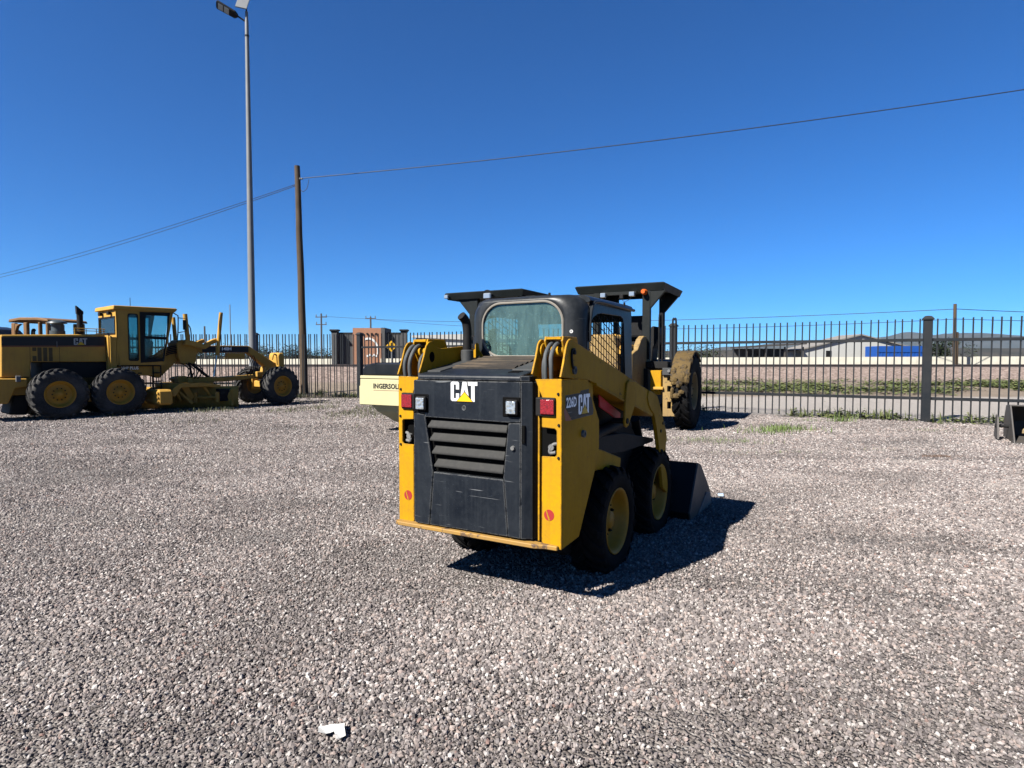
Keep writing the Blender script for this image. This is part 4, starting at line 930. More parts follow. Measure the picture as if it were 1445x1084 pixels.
def cab(S):
    N = 56
    def ring(hw, z0, z1, r, y):
        return [(p[0], y, p[1]) for p in rrect(-hw, hw, z0, z1, r, 13)]
    rings = [ring(.312, 1.520, 1.888, .148, .612), ring(.316, 1.516, 1.892, .150, .598), ring(.345, 1.49, 1.906, .155, .598), ring(.385, 1.45, 1.921, .155, .612), ring(.415, 1.41, 1.931, .135, .645), ring(.433, 1.38, 1.936, .125, .69), ring(.441, 1.36, 1.938, .12, .75)]
    bm = bmesh.new(); V = [[bm.verts.new(p) for p in rg] for rg in rings]; n = len(V[0])
    for a, b_ in zip(V, V[1:]):
        for k in range(n): bm.faces.new([a[k], a[(k + 1) % n], b_[(k + 1) % n], b_[k]])
    S = fin('cab', bm, 'cab', S, smooth=True)
    tube('window_gasket', [(p[0], .5975, p[1]) for p in rrect(-.314, .314, 1.518, 1.890, .149, 10)], .0085, 'gasket', S, 6, True)
    prism('rear_window', rrect(-.313, .313, 1.519, 1.889, .148, 8), 'XZ', .606, .610, 'glass_rear', S)
    # roof
    bm = bmesh.new(); xs = [-.452, -.44, -.40, -.2, 0, .2, .40, .44, .452]; zt = [1.895, 1.918, 1.934, 1.944, 1.947, 1.944, 1.934, 1.918, 1.895]
    add_prism(bm, [(x, z) for x, z in zip(xs, zt)] + [(.44, 1.882), (-.44, 1.882)], 'XZ', .742, 1.63); fin('cab_roof', bm, 'cab', S, .003, autosmooth=True)
    for s in (-1, 1):
        hole = [(.735, 1.30), (.735, 1.66), (.748, 1.70), (.775, 1.745), (.82, 1.785), (.89, 1.812), (.98, 1.824), (1.37, 1.828), (1.42, 1.81), (1.44, 1.77), (1.49, 1.30)]
        outer = [(.72, 1.22), (.712, 1.70), (.73, 1.80), (.78, 1.88), (.84, 1.905), (1.615, 1.905), (1.66, 1.22)]
        prism('cab_side_frame', outer, 'YZ', s * .426, s * .4405, 'cab', S, .002, holes=[hole[::-1]])
        tube('roof_gutter', arcpts([(s * .447, .745, 1.62), (s * .449, .745, 1.75), (s * .451, .78, 1.86), (s * .455, .87, 1.895), (s * .457, 1.2, 1.893), (s * .457, 1.63, 1.888)], 6), .012, 'cab', S, 8)
        # woven guard screen in the side opening
        bm = bmesh.new()
        y = .75
        while y < 1.47:
            zt_ = 1.83 if y > .95 else 1.68 + .15 * ((y - .735) / .215) ** .5
            add_tube(bm, [(s * .424, y, 1.25), (s * .424, min(y, 1.455), zt_)], .0032, 4); y += .052
        c = 1.30
        while c < 2.25:
            a = (.73, c); b_ = (1.47, c - .36 * .74); y0, z0 = a; y1, z1 = b_
            if z0 > 1.83: y0 = .73 + (z0 - 1.83) / .36; z0 = 1.83
            if z0 <= 1.83 and y0 < .95:
                # trim to the rounded corner
                while y0 < .95 and z0 > 1.66 + .17 * max((y0 - .735) / .215, 0) ** .5: y0 += .01; z0 -= .0036
            if z1 < 1.25:
                y1 = y0 + (z0 - 1.25) / .36; z1 = 1.25
            if y1 > y0 + .02: add_tube(bm, [(s * .420, y0, z0), (s * .420, y1, z1)], .0032, 4)
            c += .058
        fin('guard_screen', bm, 'dark', S)
    # interior: seat, floor, lap bar, front frame
    box('front_crossbar', -.42, .42, 1.60, 1.64, 1.80, 1.882, 'cab', S, .004)
    box('cab_lower_body', -.42, .42, .66, 1.62, .99, 1.235, 'dark', S, .01)
    bm = bmesh.new(); add_prism(bm, [(.84, 1.05), (1.30, 1.10), (1.30, 1.20), (.98, 1.19), (.92, 1.55), (.86, 1.62), (.80, 1.60)], 'YZ', -.23, .23); fin('seat', bm, 'dark', S, .02)
    for s in (-1, 1):
        tube('lap_bar', arcpts([(s * .33, .86, 1.55), (s * .34, 1.1, 1.48), (s * .28, 1.30, 1.36)], 5), .016, 'dark', S, 8)
        cyl('control_lever', (s * .30, 1.32, 1.1), (s * .27, 1.34, 1.42), .012, 'dark', S, 8); lathe('lever_knob', [(-.03, 0), (-.025, .022), (.02, .026), (.03, 0)], 'dark', S, 10, 'Z', loc=(s * .27, 1.34, 1.44))
        cyl('cab_post', (s * .40, 1.55, 1.1), (s * .40, 1.58, 1.88), .025, 'cab', S, 8)
    # small fittings
    box('cab_latch', -.468, -.425, .70, .75, 1.60, 1.665, 'cab', S, .005); cyl('latch_pin', (-.44, .69, 1.55), (-.44, .69, 1.64), .012, 'cab', S, 8)
    lathe('ring_sticker', [(0, .012), (-.002, .0115), (-.002, .007), (0, .006)], 'white', S, 16, 'Y', loc=(.372, .607, 1.683)).rotation_euler = (0, 0, R(16))
    cyl('roof_bolt', (.17, .69, 1.935), (.17, .69, 1.955), .009, 'dark', S, 8); cyl('roof_bolt', (.44, 1.45, 1.91), (.44, 1.45, 1.94), .008, 'dark', S, 8)
M['sticker'] = paint('red_reflector', (.42, .03, .03), .35, dirt=(.3, .1, .08), dirt_amt=.3)
M['bumper_paint'] = paint('chipped_bumper', (.48, .26, .045), .55, dirt=(.22, .16, .09), dirt_amt=.6, chip=(.13, .08, .05), chip_lo=.56, streak=.2)
def lamp_lens_mat():
    m, n, l, b = nodes('faceted_lamp_lens'); tc = n.new('ShaderNodeTexCoord').outputs['Object']
    wv = n.new('ShaderNodeTexVoronoi'); wv.inputs['Scale'].default_value = 60; l.new(tc, wv.inputs['Vector'])
    l.new(ramp(n, l, wv.outputs['Distance'], [(.1, (.35, .42, .48)), (.7, (.75, .8, .82))]), b.inputs['Base Color'])
    b.inputs['Metallic'].default_value = .6; b.inputs['Roughness'].default_value = .16; b.inputs['Coat Weight'].default_value = 1
    bp = n.new('ShaderNodeBump'); bp.inputs['Strength'].default_value = .8; bp.inputs['Distance'].default_value = .004; l.new(wv.outputs['Distance'], bp.inputs['Height']); l.new(bp.outputs[0], b.inputs['Normal'])
    return m
M['lamp_lens'] = lamp_lens_mat()
skid_steer()

# ------------------------------------------------------------------ motor grader
def grader():
    G = thing('motor_grader', 'weathered yellow motor grader parked side-on at the left', 'grader', (-11.18, 14.9, 0), -.689)
    cx = -1.07
    for y in (0, 1.32):
        wheel('grader', G, (-.18, y, .628), 1, 0, y); wheel('grader', G, (2 * cx + .18, y, .628), -1, 0, y + .2)
    wheel('grader', G, (-.18, 5.93, .628), 1, R(6), .4); wheel('grader', G, (2 * cx + .18, 5.93, .628), -1, R(6), .9)
    for s in (0, 1):
        x0 = -.40 if s == 0 else 2 * cx + .40
        box('tandem_case', x0 - .12, x0 + .12, -.35, 1.67, .40, .82, 'yellow_worn', G, .03)
    # engine enclosure
    h0, h1 = -.5, 2 * cx + .5
    prism('engine_hood', [(-1.05, 1.06), (-1.02, 2.085), (1.13, 2.17), (1.16, 1.43), (-.29, 1.43), (-.47, 1.43), (-.48, 1.05)], 'YZ', h0, h1, 'yellow_worn', G, .02)
    prism('hood_stripe', [(-1.015, 1.822), (-1.012, 2.03), (1.128, 2.105), (1.13, 1.862)], 'YZ', h0 + .003, h0 + .001, M['stripe'], G)
    prism('stripe_edge', [(-1.015, 1.795), (-1.015, 1.818), (1.13, 1.858), (1.13, 1.836)], 'YZ', h0 + .004, h0 + .001, M['red_line'], G)
    for (a, b_, c_, d) in ((-.43, -.35, 1.70, 1.79), (-.43, -.35, 1.45, 1.58), (-.33, -.245, 1.45, 1.79), (-.215, -.13, 1.45, 1.79), (-.10, -.02, 1.45, 1.79)):
        bm = bmesh.new(); add_box(bm, h0 - .01, h0 + .004, a, b_, c_, d); fin('hood_louver', bm, M['louver_y'], G, .004)
    for y in (-.48, .12): box('panel_seam', h0 - .01, h0 + .002, y, y + .008, 1.43, 1.80, 'dark', G, 0)
    cyl('door_handle', (h0 + .02, .07, 1.80), (h0 + .02, .07, 1.95), .012, 'pale_steel', G, 6)
    cat_logo(G, (h0 + .006, .43, 1.868), (0, 1, 0.03), (0, 0, 1), .295, .172, 'grey_letter', (1, 0, 0))
    lettering('HARCO', 'grey_letter', G, (h0 + .005, .45, 1.655), (0, 1, .02), (0, 0, 1), .26, .035, .0) if False else None
    box('engine_block', h0 - .05, h1 + .05, -.25, 1.2, .75, 1.43, 'dark', G, .02)
    box('rear_frame', -.55, 2 * cx + .55, -1.05, 1.6, .62, 1.04, 'yellow_worn', G, .02)
    prism('rear_counterweight', [(-1.5, .44), (-.95, .43), (-.80, .80), (-.57, .83), (-.57, 1.03), (-1.5, 1.05)], 'YZ', -.38, 2 * cx + .38, 'yellow_worn', G, .02)
    prism('ripper_tank', [(-.9, .15), (-.55, .12), (-.45, .62), (-.8, .62)], 'YZ', -.6, 2 * cx + .6, 'dark', G, .03)
    box('rear_latch', -.37, -.33, -.80, -.70, .95, 1.1, 'pale_steel', G, .01)
    lathe('air_cleaner', [(2.10, .17), (2.24, .17), (2.24, .135), (2.27, .13), (2.42, .135), (2.43, .22), (2.47, .20), (2.52, .10), (2.53, 0)], 'pre_cleaner', G, 20, 'Z', loc=(cx, .23, 0))
    bm = bmesh.new(); ex = [(cx, .73, 2.1), (cx, .73, 2.74), (cx, .725, 2.78)]
    add_tube(bm, ex, [.072, .072, .070], 14); add_prism(bm, [(.655, 2.70), (.645, 2.92), (.80, 2.775), (.80, 2.70)], 'YZ', cx - .06, cx + .06); fin('exhaust_pipe', bm, 'dark', G, autosmooth=True)
    for z in (2.24, 2.30): tube('hood_rail', [(h0 - .04, .45, z), (h0 - .04, 1.15, z)], .010, 'yellow_worn', G, 6)
    for y in (.47, .72, .95, 1.12): tube('hood_rail_post', [(h0 - .04, y, 2.14), (h0 - .04, y, 2.30)], .010, 'yellow_worn', G, 6)
    # cab
    X0, X1 = -.38, 2 * cx + .38
    def quad(nm, pts, mt, th=.02): 
        bm = bmesh.new(); nrm = (Vector(pts[1]) - Vector(pts[0])).cross(Vector(pts[2]) - Vector(pts[0])).normalized()
        A = [bm.verts.new(Vector(p)) for p in pts]; B = [bm.verts.new(Vector(p) - nrm * th) for p in pts]; n = len(A)
        bm.faces.new(A); bm.faces.new(B[::-1])
        for i in range(n): bm.faces.new([A[i], A[(i + 1) % n], B[(i + 1) % n], B[i]])
        return fin(nm, bm, mt, G)
    for s, X in ((1, X0), (-1, X1)):
        outer = [(1.42, 1.34), (1.37, 2.15), (1.35, 2.83), (2.80, 2.83), (2.53, 1.40), (2.50, 1.34)]
        hole1 = rrect(1.645, 1.885, 1.46, 2.735, .05, 4)
        hole2 = [(1.95, 1.42), (1.95, 2.78), (2.69, 2.80), (2.53, 1.46)]
        prism('cab_side', outer, 'YZ', X, X - s * .05, 'yellow_worn', G, .004, holes=[hole1[::-1], hole2[::-1]] if True else [])
        prism('side_window', rrect(1.645, 1.885, 1.46, 2.735, .05, 4), 'YZ', X - s * .02, X - s * .026, 'glass', G)
        prism('window_seal', rrect(1.635, 1.895, 1.45, 2.745, .055, 4), 'YZ', X + s * .004, X - s * .004, 'dark', G, holes=[rrect(1.665, 1.865, 1.48, 2.715, .05, 4)[::-1]])
        prism('door_frame', [(1.93, 1.40), (1.93, 2.80), (2.71, 2.82), (2.53, 1.44)], 'YZ', X + s * .012, X - s * .02, 'dark', G, .003, holes=[[(2.06, 2.15), (2.62, 2.13), (2.645, 2.72), (2.08, 2.72)], [(2.04, 1.50), (2.50, 1.52), (2.60, 2.05), (2.04, 2.07)]])
        prism('door_glass', [(2.0, 1.48), (2.50, 1.5), (2.66, 2.75), (2.0, 2.75)], 'YZ', X - s * .005, X - s * .010, 'glass', G)
    # rear wall with window, roof
    prism('cab_rear_wall', [(X0, 1.34), (X0, 2.83), (X1, 2.83), (X1, 1.34)], 'XZ', 1.36, 1.40, 'yellow_worn', G, .004, holes=[[(X0 - .10, 2.20), (X1 + .06, 2.22), (X1 + .06, 2.62), (X0 - .10, 2.62)]])
    prism('rear_window', [(X0 - .08, 2.19), (X1 + .04, 2.21), (X1 + .04, 2.63), (X0 - .08, 2.63)], 'XZ', 1.375, 1.385, 'glass', G)
    prism('window_trim', [(X0 - .06, 2.17), (X1 + .02, 2.18), (X1 + .02, 2.66), (X0 - .06, 2.66)], 'XZ', 1.345, 1.359, 'dark', G, 0, holes=[[(X0 - .10, 2.21), (X1 + .06, 2.23), (X1 + .06, 2.62), (X0 - .10, 2.62)]])
    bm = bmesh.new(); add_prism(bm, [(1.28, 2.83), (1.30, 2.94), (2.86, 2.955), (2.90, 2.92), (2.82, 2.83)], 'YZ', X0 + .05, X1 - .05); fin('cab_roof', bm, 'yellow_worn', G, .015)
    for x in (X0 - .35, X1 + .35): box('roof_lamp', x - .07, x + .07, 1.26, 1.34, 2.70, 2.79, 'dark', G, .01)
    box('cab_front_post', X0, X0 - .06, 2.5, 2.56, 1.34, 1.5, 'yellow_worn', G, 0)
    box('cab_floor', X0 - .051, X1 + .051, 1.41, 2.45, 1.30, 1.38, 'dark', G, 0)
    box('cab_pedestal', -.55, 2 * cx + .55, 1.18, 2.45, 1.04, 1.335, 'yellow_worn', G, .01)
    box('rear_step_box', X0, X0 - .45, 1.16, 1.355, 1.05, 2.10, 'yellow_worn', G, .01)
    box('step_post', X0 + .03, X0 - .02, 1.20, 1.24, 1.05, 2.12, 'yellow_worn', G, .004)
    box('operator_seat', cx - .25, cx + .25, 1.55, 1.68, 1.5, 2.25, 'dark', G, .04); box('seat_cushion', cx - .25, cx + .25, 1.68, 2.05, 1.5, 1.68, 'dark', G, .04)
    bm = bmesh.new(); add_prism(bm, [(2.15, 1.38), (2.40, 1.38), (2.44, 2.0), (2.34, 2.05), (2.28, 1.9)], 'YZ', cx - .2, cx + .2); fin('console', bm, 'dark', G, .01)
    tube('steering_wheel', [(cx + .18 * math.cos(2 * math.pi * k / 20), 2.26 + .09 * math.sin(2 * math.pi * k / 20), 2.06 + .10 * math.sin(2 * math.pi * k / 20)) for k in range(20)], .014, 'dark', G, 6, True)
    cyl('door_window_rail', (X0 - .03, 2.02, 2.18), (X0 - .03, 2.62, 2.16), .012, 'pale_steel', G, 6)
    lettering('VHP PLUS', 'decal_white', G, (-.5465, 1.50, 1.215), (0, 1, 0), (0, 0, 1), .43, .09, .035)
    tube('aerial', [(X1 + .5, 2.0, 2.95), (X1 + .5, 2.0, 3.25)], .008, 'dark', G, 5)
    # mirror bracket
    tube('mirror_arm', arcpts([(X0, 2.78, 2.83), (X0 + .1, 2.86, 2.76), (X0 + .12, 2.88, 2.70), (X0 + .12, 2.87, 2.3), (X0 + .12, 2.84, 2.0)], 4), .016, 'dark', G, 6)
    tube('mirror_frame', [(X0 + .12, 2.9, 2.68), (X0 + .3, 3.02, 2.66), (X0 + .3, 3.02, 2.30), (X0 + .12, 2.88, 2.26)], .014, 'dark', G, 6)
    box('mirror', X0 + .29, X0 + .31, 2.93, 3.03, 2.34, 2.62, 'dark', G, .01)
    # main frame: gooseneck, beam, nose
    bx0, bx1 = cx + .14, cx - .14
    prism('main_beam', [(2.3, 1.05), (2.45, 1.50), (2.75, 1.80), (3.2, 1.93), (3.8, 1.92), (5.28, 1.935), (5.28, 1.70), (3.8, 1.70), (3.3, 1.62), (3.0, 1.35), (2.6, .95)], 'YZ', bx0, bx1, 'yellow_worn', G, .015)
    prism('beam_nose', [(5.281, 1.70), (5.281, 1.935), (6.14, 1.40), (6.45, 1.33), (6.45, 1.05), (6.10, 1.05), (5.9, 1.22)], 'YZ', bx0, bx1, 'yellow_worn', G, .015)
    prism('beam_stripe', [(3.82, 1.715), (3.82, 1.908), (5.27, 1.925), (5.27, 1.735)], 'YZ', bx0 + .001, bx0 + .004, M['stripe'], G)
    prism('beam_stripe_edge', [(3.82, 1.702), (3.82, 1.713), (5.27, 1.733), (5.27, 1.718)], 'YZ', bx0 + .001, bx0 + .005, M['red_line'], G)
    lettering('140H', 'decal_white', G, (bx0 + .007, 4.42, 1.775), (0, 1, .01), (0, 0, 1), .29, .10, .02)
    box('beam_tank', bx0 - .02, bx1 + .02, 4.62, 5.16, 1.50, 1.695, 'yellow_worn', G, .01)
    prism('front_bumper', [(6.22, 1.0), (6.20, 1.62), (6.25, 1.72), (6.40, 1.72), (6.44, 1.6), (6.44, 1.0)], 'YZ', cx + .30, cx - .30, 'yellow_worn', G, .03)
    tube('bumper_eye', arcpts([(cx + .2, 6.05, 1.48), (cx + .2, 6.1, 1.66), (cx + .2, 6.2, 1.64)], 4), .03, 'yellow_worn', G, 8)
    box('front_axle', -.36, 2 * cx + .36, 5.82, 6.04, .55, .78, 'yellow_worn', G, .03)
    prism('axle_tower', [(5.75, .78), (5.85, 1.25), (6.15, 1.2), (6.2, .78)], 'YZ', cx + .2, cx - .2, 'yellow_worn', G, .02)
    cyl('lean_cylinder', (-.5, 5.78, .95), (-1.5, 5.78, .88), .045, 'yellow_worn', G, 10); box('steer_knuckle', -.47, -.37, 5.75, 6.1, .48, .98, 'yellow_worn', G, .02); box('steer_knuckle', 2 * cx + .37, 2 * cx + .47, 5.75, 6.1, .48, .98, 'yellow_worn', G, .02)
    for k in range(4): tube('brake_line', arcpts([(bx0 + .02 + .02 * k, 5.25 + .05 * k, 1.62), (bx0 + .05, 5.35 + .06 * k, 1.25), (bx0 + .1, 5.15 + .1 * k, .95)], 5), .014, 'dark', G, 6)
    # blade lift: saddle, lift arms, cylinders
    prism('saddle', [(3.05, 1.55), (3.02, 1.98), (3.15, 2.07), (3.50, 2.05), (3.62, 1.90), (3.55, 1.40), (3.45, 1.33), (3.15, 1.36)], 'YZ', cx + .32, cx - .32, 'yellow_worn', G, .02)
    for s in (1, -1):
        xs_ = cx + s * .52
        prism('lift_arm', [(3.15, 1.93), (3.2, 2.08), (3.5, 2.02), (3.72, 1.94), (3.95, 2.09), (4.10, 2.14), (4.12, 2.02), (3.98, 1.96), (3.75, 1.80), (3.5, 1.86)], 'YZ', xs_, xs_ - s * .16, 'yellow_worn', G, .015)
    cyl('blade_lift_cylinder', (cx + .45, 3.28, 2.05), (cx + .44, 3.22, 2.83), .062, 'yellow_worn', G, 12); cyl('blade_lift_cylinder', (cx + .60, 4.06, 1.62), (cx + .60, 4.20, 2.92), .055, 'yellow_worn', G, 12)
    cyl('lift_rod', (cx + .58, 4.06, 1.62), (cx + .55, 3.98, .98), .025, 'chrome', G, 10); cyl('lift_rod', (cx + .45, 3.30, 1.4), (cx + .4, 3.40, .98), .03, 'dark', G, 10)
    cyl('blade_lift_cylinder', (cx - .55, 3.35, 1.7), (cx - .60, 3.30, 2.78), .055, 'yellow_worn', G, 12)
    tube('cylinder_hose', arcpts([(cx + .52, 3.36, 2.05), (cx + .50, 3.34, 2.4), (cx + .46, 3.27, 2.55)], 4), .016, 'dark', G, 6); tube('cylinder_hose', arcpts([(cx + .66, 4.14, 2.1), (cx + .70, 4.10, 2.55), (cx + .66, 4.17, 2.88)], 4), .016, 'dark', G, 6)
    for k in range(5): tube('control_hose', arcpts([(cx + .15, 2.35, 1.30 + .06 * k), (cx + .28, 2.75, 1.62 + .05 * k), (cx + .26, 3.1, 1.70 + .05 * k)], 5), .018, 'dark', G, 6)
    cyl('centershift_cylinder', (cx + .3, 3.45, 1.35), (cx + .1, 4.0, .95), .045, 'dark', G, 10)
    # drawbar, circle, blade
    prism('drawbar', [(5.75, .90), (5.75, 1.0), (4.4, .94), (3.1, .98), (3.0, .92), (3.1, .80), (4.4, .80)], 'YZ', cx + .28, cx - .28, 'yellow_worn', G, .02)
    lathe('circle_ring', [(.68, .60), (.68, .78), (.80, .78), (.80, .60)], 'yellow_worn', G, 36, 'Z', True, (cx, 3.35, 0))
    box('circle_motor', cx + .05, cx + .35, 3.02, 3.28, .80, 1.0, 'yellow_worn', G, .02); box('circle_shoe', cx + .4, cx + .55, 3.22, 3.35, .80, .95, 'yellow_worn', G, .02)
    # blade (moldboard) set diagonally, curved in section
    b = bpy.data.objects.new('moldboard', None); bpy.data.objects.remove(b)
    bm = bmesh.new(); prof = [(.12, .02), (.05, .10), (.0, .22), (-.02, .34), (.0, .46), (.06, .58), (.14, .66)]
    out = [(u, v) for u, v in prof] + [(u - .03, v + .0) for u, v in reversed(prof)]
    add_prism(bm, out, 'YZ', -1.45, 1.45)
    bl = fin('moldboard', bm, 'yellow_worn', G, autosmooth=True); bl.location = (cx + .05, 3.35, .01); bl.rotation_euler = (0, 0, R(57))
    for x in (-1.44, 1.44):
        e = prism('end_bit', [(.14, .02), (.0, .1), (-.08, .3), (-.05, .5), (.08, .67), (.14, .66), (.02, .46), (0, .3), (.06, .12)], 'YZ', x - .012, x + .012, 'yellow_worn', bl, .002)
    for x in (-.9, -.3, .3, .9): box('blade_brace', x - .05, x + .05, -.26, -.04, .18, .5, 'yellow_worn', bl, .01)
    box('cutting_edge', -1.45, 1.45, .085, .105, .005, .13, 'grey_steel', bl, .002)
    cyl('side_shift_cylinder', (-1.1, -.16, .34), (.9, -.16, .34), .045, 'yellow_worn', bl, 10)
    for s in (1, -1):
        prism('circle_arm', [(3.05, .69), (3.25, .70), (3.42, .40), (3.30, .20), (3.18, .25), (3.22, .42)], 'YZ', cx + s * .42, cx + s * .48, 'yellow_worn', G, .01)
    # box added at the blade end, set where sunlight catches its rear face
    box('blade_end_box', cx + .35, cx + 1.28, 2.14, 2.52, .24, .66, 'yellow_worn', G, .05)
    for k in range(3): box('blade_end_rib', cx + .37, cx + 1.26, 2.125, 2.14, .30 + k * .12, .36 + k * .12, 'yellow_worn', G, .004)
    for k in range(4): tube('circle_hose', arcpts([(cx + .3, 3.15 + .12 * k, 1.38), (cx + .5 + .05 * k, 3.3 + .1 * k, 1.18), (cx + .42, 3.25 + .1 * k, .92)], 5), .016, 'dark', G, 6)
    for (a, b_) in (((cx + .78, 2.75, .62), (cx + .42, 3.05, .28)), ((cx + .42, 2.9, .66), (cx + .75, 3.25, .2)), ((cx + .70, 3.6, .70), (cx + .45, 3.95, .3)), ((cx + .2, 2.55, .75), (cx + .55, 2.95, .55))): cyl('blade_strut', a, b_, .045, 'yellow_worn', G, 8)
    prism('circle_guard', [(2.68, .66), (2.86, .80), (3.5, .82), (4.05, .72), (4.0, .66), (3.4, .70), (2.9, .68), (2.74, .42), (2.66, .46)], 'YZ', cx + .80, cx + .86, 'yellow_worn', G, .01)
    box('tool_bracket', cx + .42, cx + .72, 4.05, 4.42, .22, .60, 'dark', G, .02); box('blade_tip', cx + .5, cx + .8, 4.36, 4.46, .06, .58, 'yellow_worn', G, .02)
    cyl('steer_cylinder', (cx + .25, 5.55, .86), (cx + .62, 5.66, .84), .035, 'chrome', G, 8); box('valve_block', cx + .15, cx + .42, 5.40, 5.62, .92, 1.10, 'yellow_worn', G, .02)
    for k in range(3): box('tool_step', X0 - .02, X0 + .04, 1.5 + .18 * k, 1.58 + .18 * k, 1.10, 1.13, 'dark', G, 0)
    # entry ladder
    for y in (2.28, 2.48): cyl('ladder_rail', (X0 - .1, y, .55), (X0 - .12, y, 1.33), .018, 'dark', G, 6)
    for z in (.62, .86, 1.1): box('ladder_step', X0 - .16, X0 - .06, 2.28, 2.48, z, z + .03, 'dark', G, .003)
M['stripe'] = paint('black_stripe', (.008, .008, .009), .5, dirt=(.04, .04, .04), dirt_amt=.4)
M['red_line'] = plain('red_line', (.22, .03, .02), .5)
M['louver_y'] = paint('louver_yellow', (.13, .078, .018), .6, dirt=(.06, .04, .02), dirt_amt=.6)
M['pre_cleaner'] = paint('pre_cleaner_grey', (.05, .07, .078), .4, dirt=(.1, .1, .1), dirt_amt=.3)
grader()

# ------------------------------------------------------------------ rollers
def canopy(T, x0, x1, y0, y1, z, posts, flare=.12):
    bm = bmesh.new()
    lo_ = [(x0 + .06, y0 + .05), (x1 - .06, y0 + .05), (x1 - .06, y1 - .05), (x0 + .06, y1 - .05)]; hi = [(x0, y0), (x1, y0), (x1, y1), (x0, y1)]
    a = [bm.verts.new((x, y, z - .17)) for x, y in lo_]; b_ = [bm.verts.new((x, y, z - .02)) for x, y in hi]; c = [bm.verts.new((x * .96, y, z)) for x, y in hi]
    for p, q in ((a, b_), (b_, c)):
        for i in range(4): bm.faces.new([p[i], p[(i + 1) % 4], q[(i + 1) % 4], q[i]])
    bm.faces.new(c); i_ = [bm.verts.new((x * .9, y0 + .12 + (y - y0) * .9, z - .06)) for x, y in lo_]
    for k in range(4): bm.faces.new([a[k], i_[k], i_[(k + 1) % 4], a[(k + 1) % 4]])
    bm.faces.new(i_)
    fin('canopy_roof', bm, 'black_canopy', T, 0)
    for (px, py, w_, z0) in posts:
        s = 1 if px > 0 else -1
        box('canopy_post', px - w_ / 2, px + w_ / 2, py, py + .12, z0, z - .10, 'black_canopy', T, .006)
        prism('post_gusset', [(px + s * w_ / 2, z - .55), (px + s * (w_ / 2 + .34), z - .165), (px - s * w_ / 2, z - .165), (px - s * w_ / 2, z - .45)], 'XZ', py + .01, py + .11, 'black_canopy', T, .004)
def roller_worn():
    T = thing('road_roller', 'muddy yellow roller with black canopy and orange beacon behind the loader', 'road roller', (2.156, 13.02, 0), -.47, 'road rollers')
    canopy(T, -1.05, 1.02, .5, 2.35, 3.165, [(.595, .55, .17, 1.5), (-.545, .55, .14, 1.5), (.595, 2.0, .12, 1.5), (-.545, 2.0, .12, 1.5)])
    box('rear_beam', -.44, .38, .53, .60, 2.93, 3.0, 'black_canopy', T, .004)
    for x in (-.36, .30): box('canopy_lamp', x - .06, x + .06, .42, .52, 2.88, 2.98, 'lens_clear', T, .01); 
    box('camera_box', .02, .10, .45, .55, 2.84, 2.93, 'dark', T, .005)
    tube('lamp_cable', arcpts([(.30, .47, 2.88), (.22, .47, 2.80), (.12, .47, 2.78), (.05, .48, 2.85)], 5), .006, 'dark', T, 5)
    lathe('beacon', [(-.08, 0), (-.08, .04), (-.04, .06), (.03, .06), (.05, .068), (.05, 0)], 'orange', T, 18, 'Y', loc=(.56, .48, 2.965))
    # engine hood, rear counterweight
    bm = bmesh.new(); add_prism(bm, [(-.85, .55), (-.88, 1.72), (-.70, 1.92), (-.3, 2.0), (.12, 2.02), (.24, 1.95), (.30, 1.7), (.34, .55)], 'XZ', -.6, .45); fin('engine_hood', bm, 'yellow_mud', T, .05, 3)
    for k in range(5): box('hood_slot', -.62, .12, -.612, -.601, 1.10 + k * .075, 1.14 + k * .075, 'rust_frame', T, 0)
    for y in (-.3, .1): box('hood_band', -.80, .20, y, y + .03, 1.992, 2.025, 'yellow_worn', T, 0)
    prism('side_cowl', [(-.62, .55), (-.62, 1.60), (-.40, 1.66), (-.20, 1.70), (.10, 1.93), (.30, 2.0), (.50, 1.99), (1.30, .95), (1.60, .55)], 'YZ', .50, .62, 'yellow_mud', T, .01); prism('cowl_top', [(.30, 1.60), (.34, 1.78), (.498, 1.80), (.498, 1.60)], 'XZ', -.55, .05, 'yellow_worn', T, .01)
    box('cowl_box', .80, 1.03, .15, .6, .75, 1.26, 'yellow', T, .01)
    box('cowl_ledge', .85, 1.10, .02, .3, .86, .92, 'yellow_worn', T, .01)
    prism('step_frame', [(1.085, .30), (1.375, .31), (1.41, 1.16), (1.08, 1.16)], 'XZ', .08, .13, 'yellow_mud', T, .006, holes=[[(1.174, 1.05), (1.174, 1.13), (1.25, 1.13), (1.25, 1.05)], [(1.176, .82), (1.176, .94), (1.252, .94), (1.252, .82)], [(1.18, .465), (1.18, .61), (1.255, .61), (1.255, .465)]])
    box('step_backing', 1.10, 1.36, .30, .32, .35, 1.15, 'void', T, 0)
    box('tool_box', 1.08, 1.41, .02, .14, 1.165, 1.32, 'hood_plate', T, .01)
    lathe('tool_box_knob', [(-.03, 0), (-.03, .03), (0, .035)], 'pale_steel', T, 10, 'Y', loc=(1.22, .02, 1.255))
    box('platform', -1.0, 1.1, .45, 2.3, 1.30, 1.45, 'dark', T, .01); box('frame', -.7, .7, .3, 3.2, .45, 1.30, 'dark', T, .02)
    for x, zt in ((.91, 2.46), (1.20, 2.35)):
        tube('handrail', arcpts([(x - .035, .6, 1.35), (x - .035, .6, zt - .06), (x, .6, zt), (x + .035, .6, zt - .06), (x + .035, .6, 1.35)], 4), .020, 'dark', T, 8)
    box('seat_back', .0, .42, 1.1, 1.22, 2.0, 2.5, 'dark', T, .05, 2); box('seat_cushion', .0, .45, 1.22, 1.7, 1.92, 2.05, 'dark', T, .04); box('seat_base', .05, .4, 1.2, 1.65, 1.45, 1.92, 'dark', T, .02)
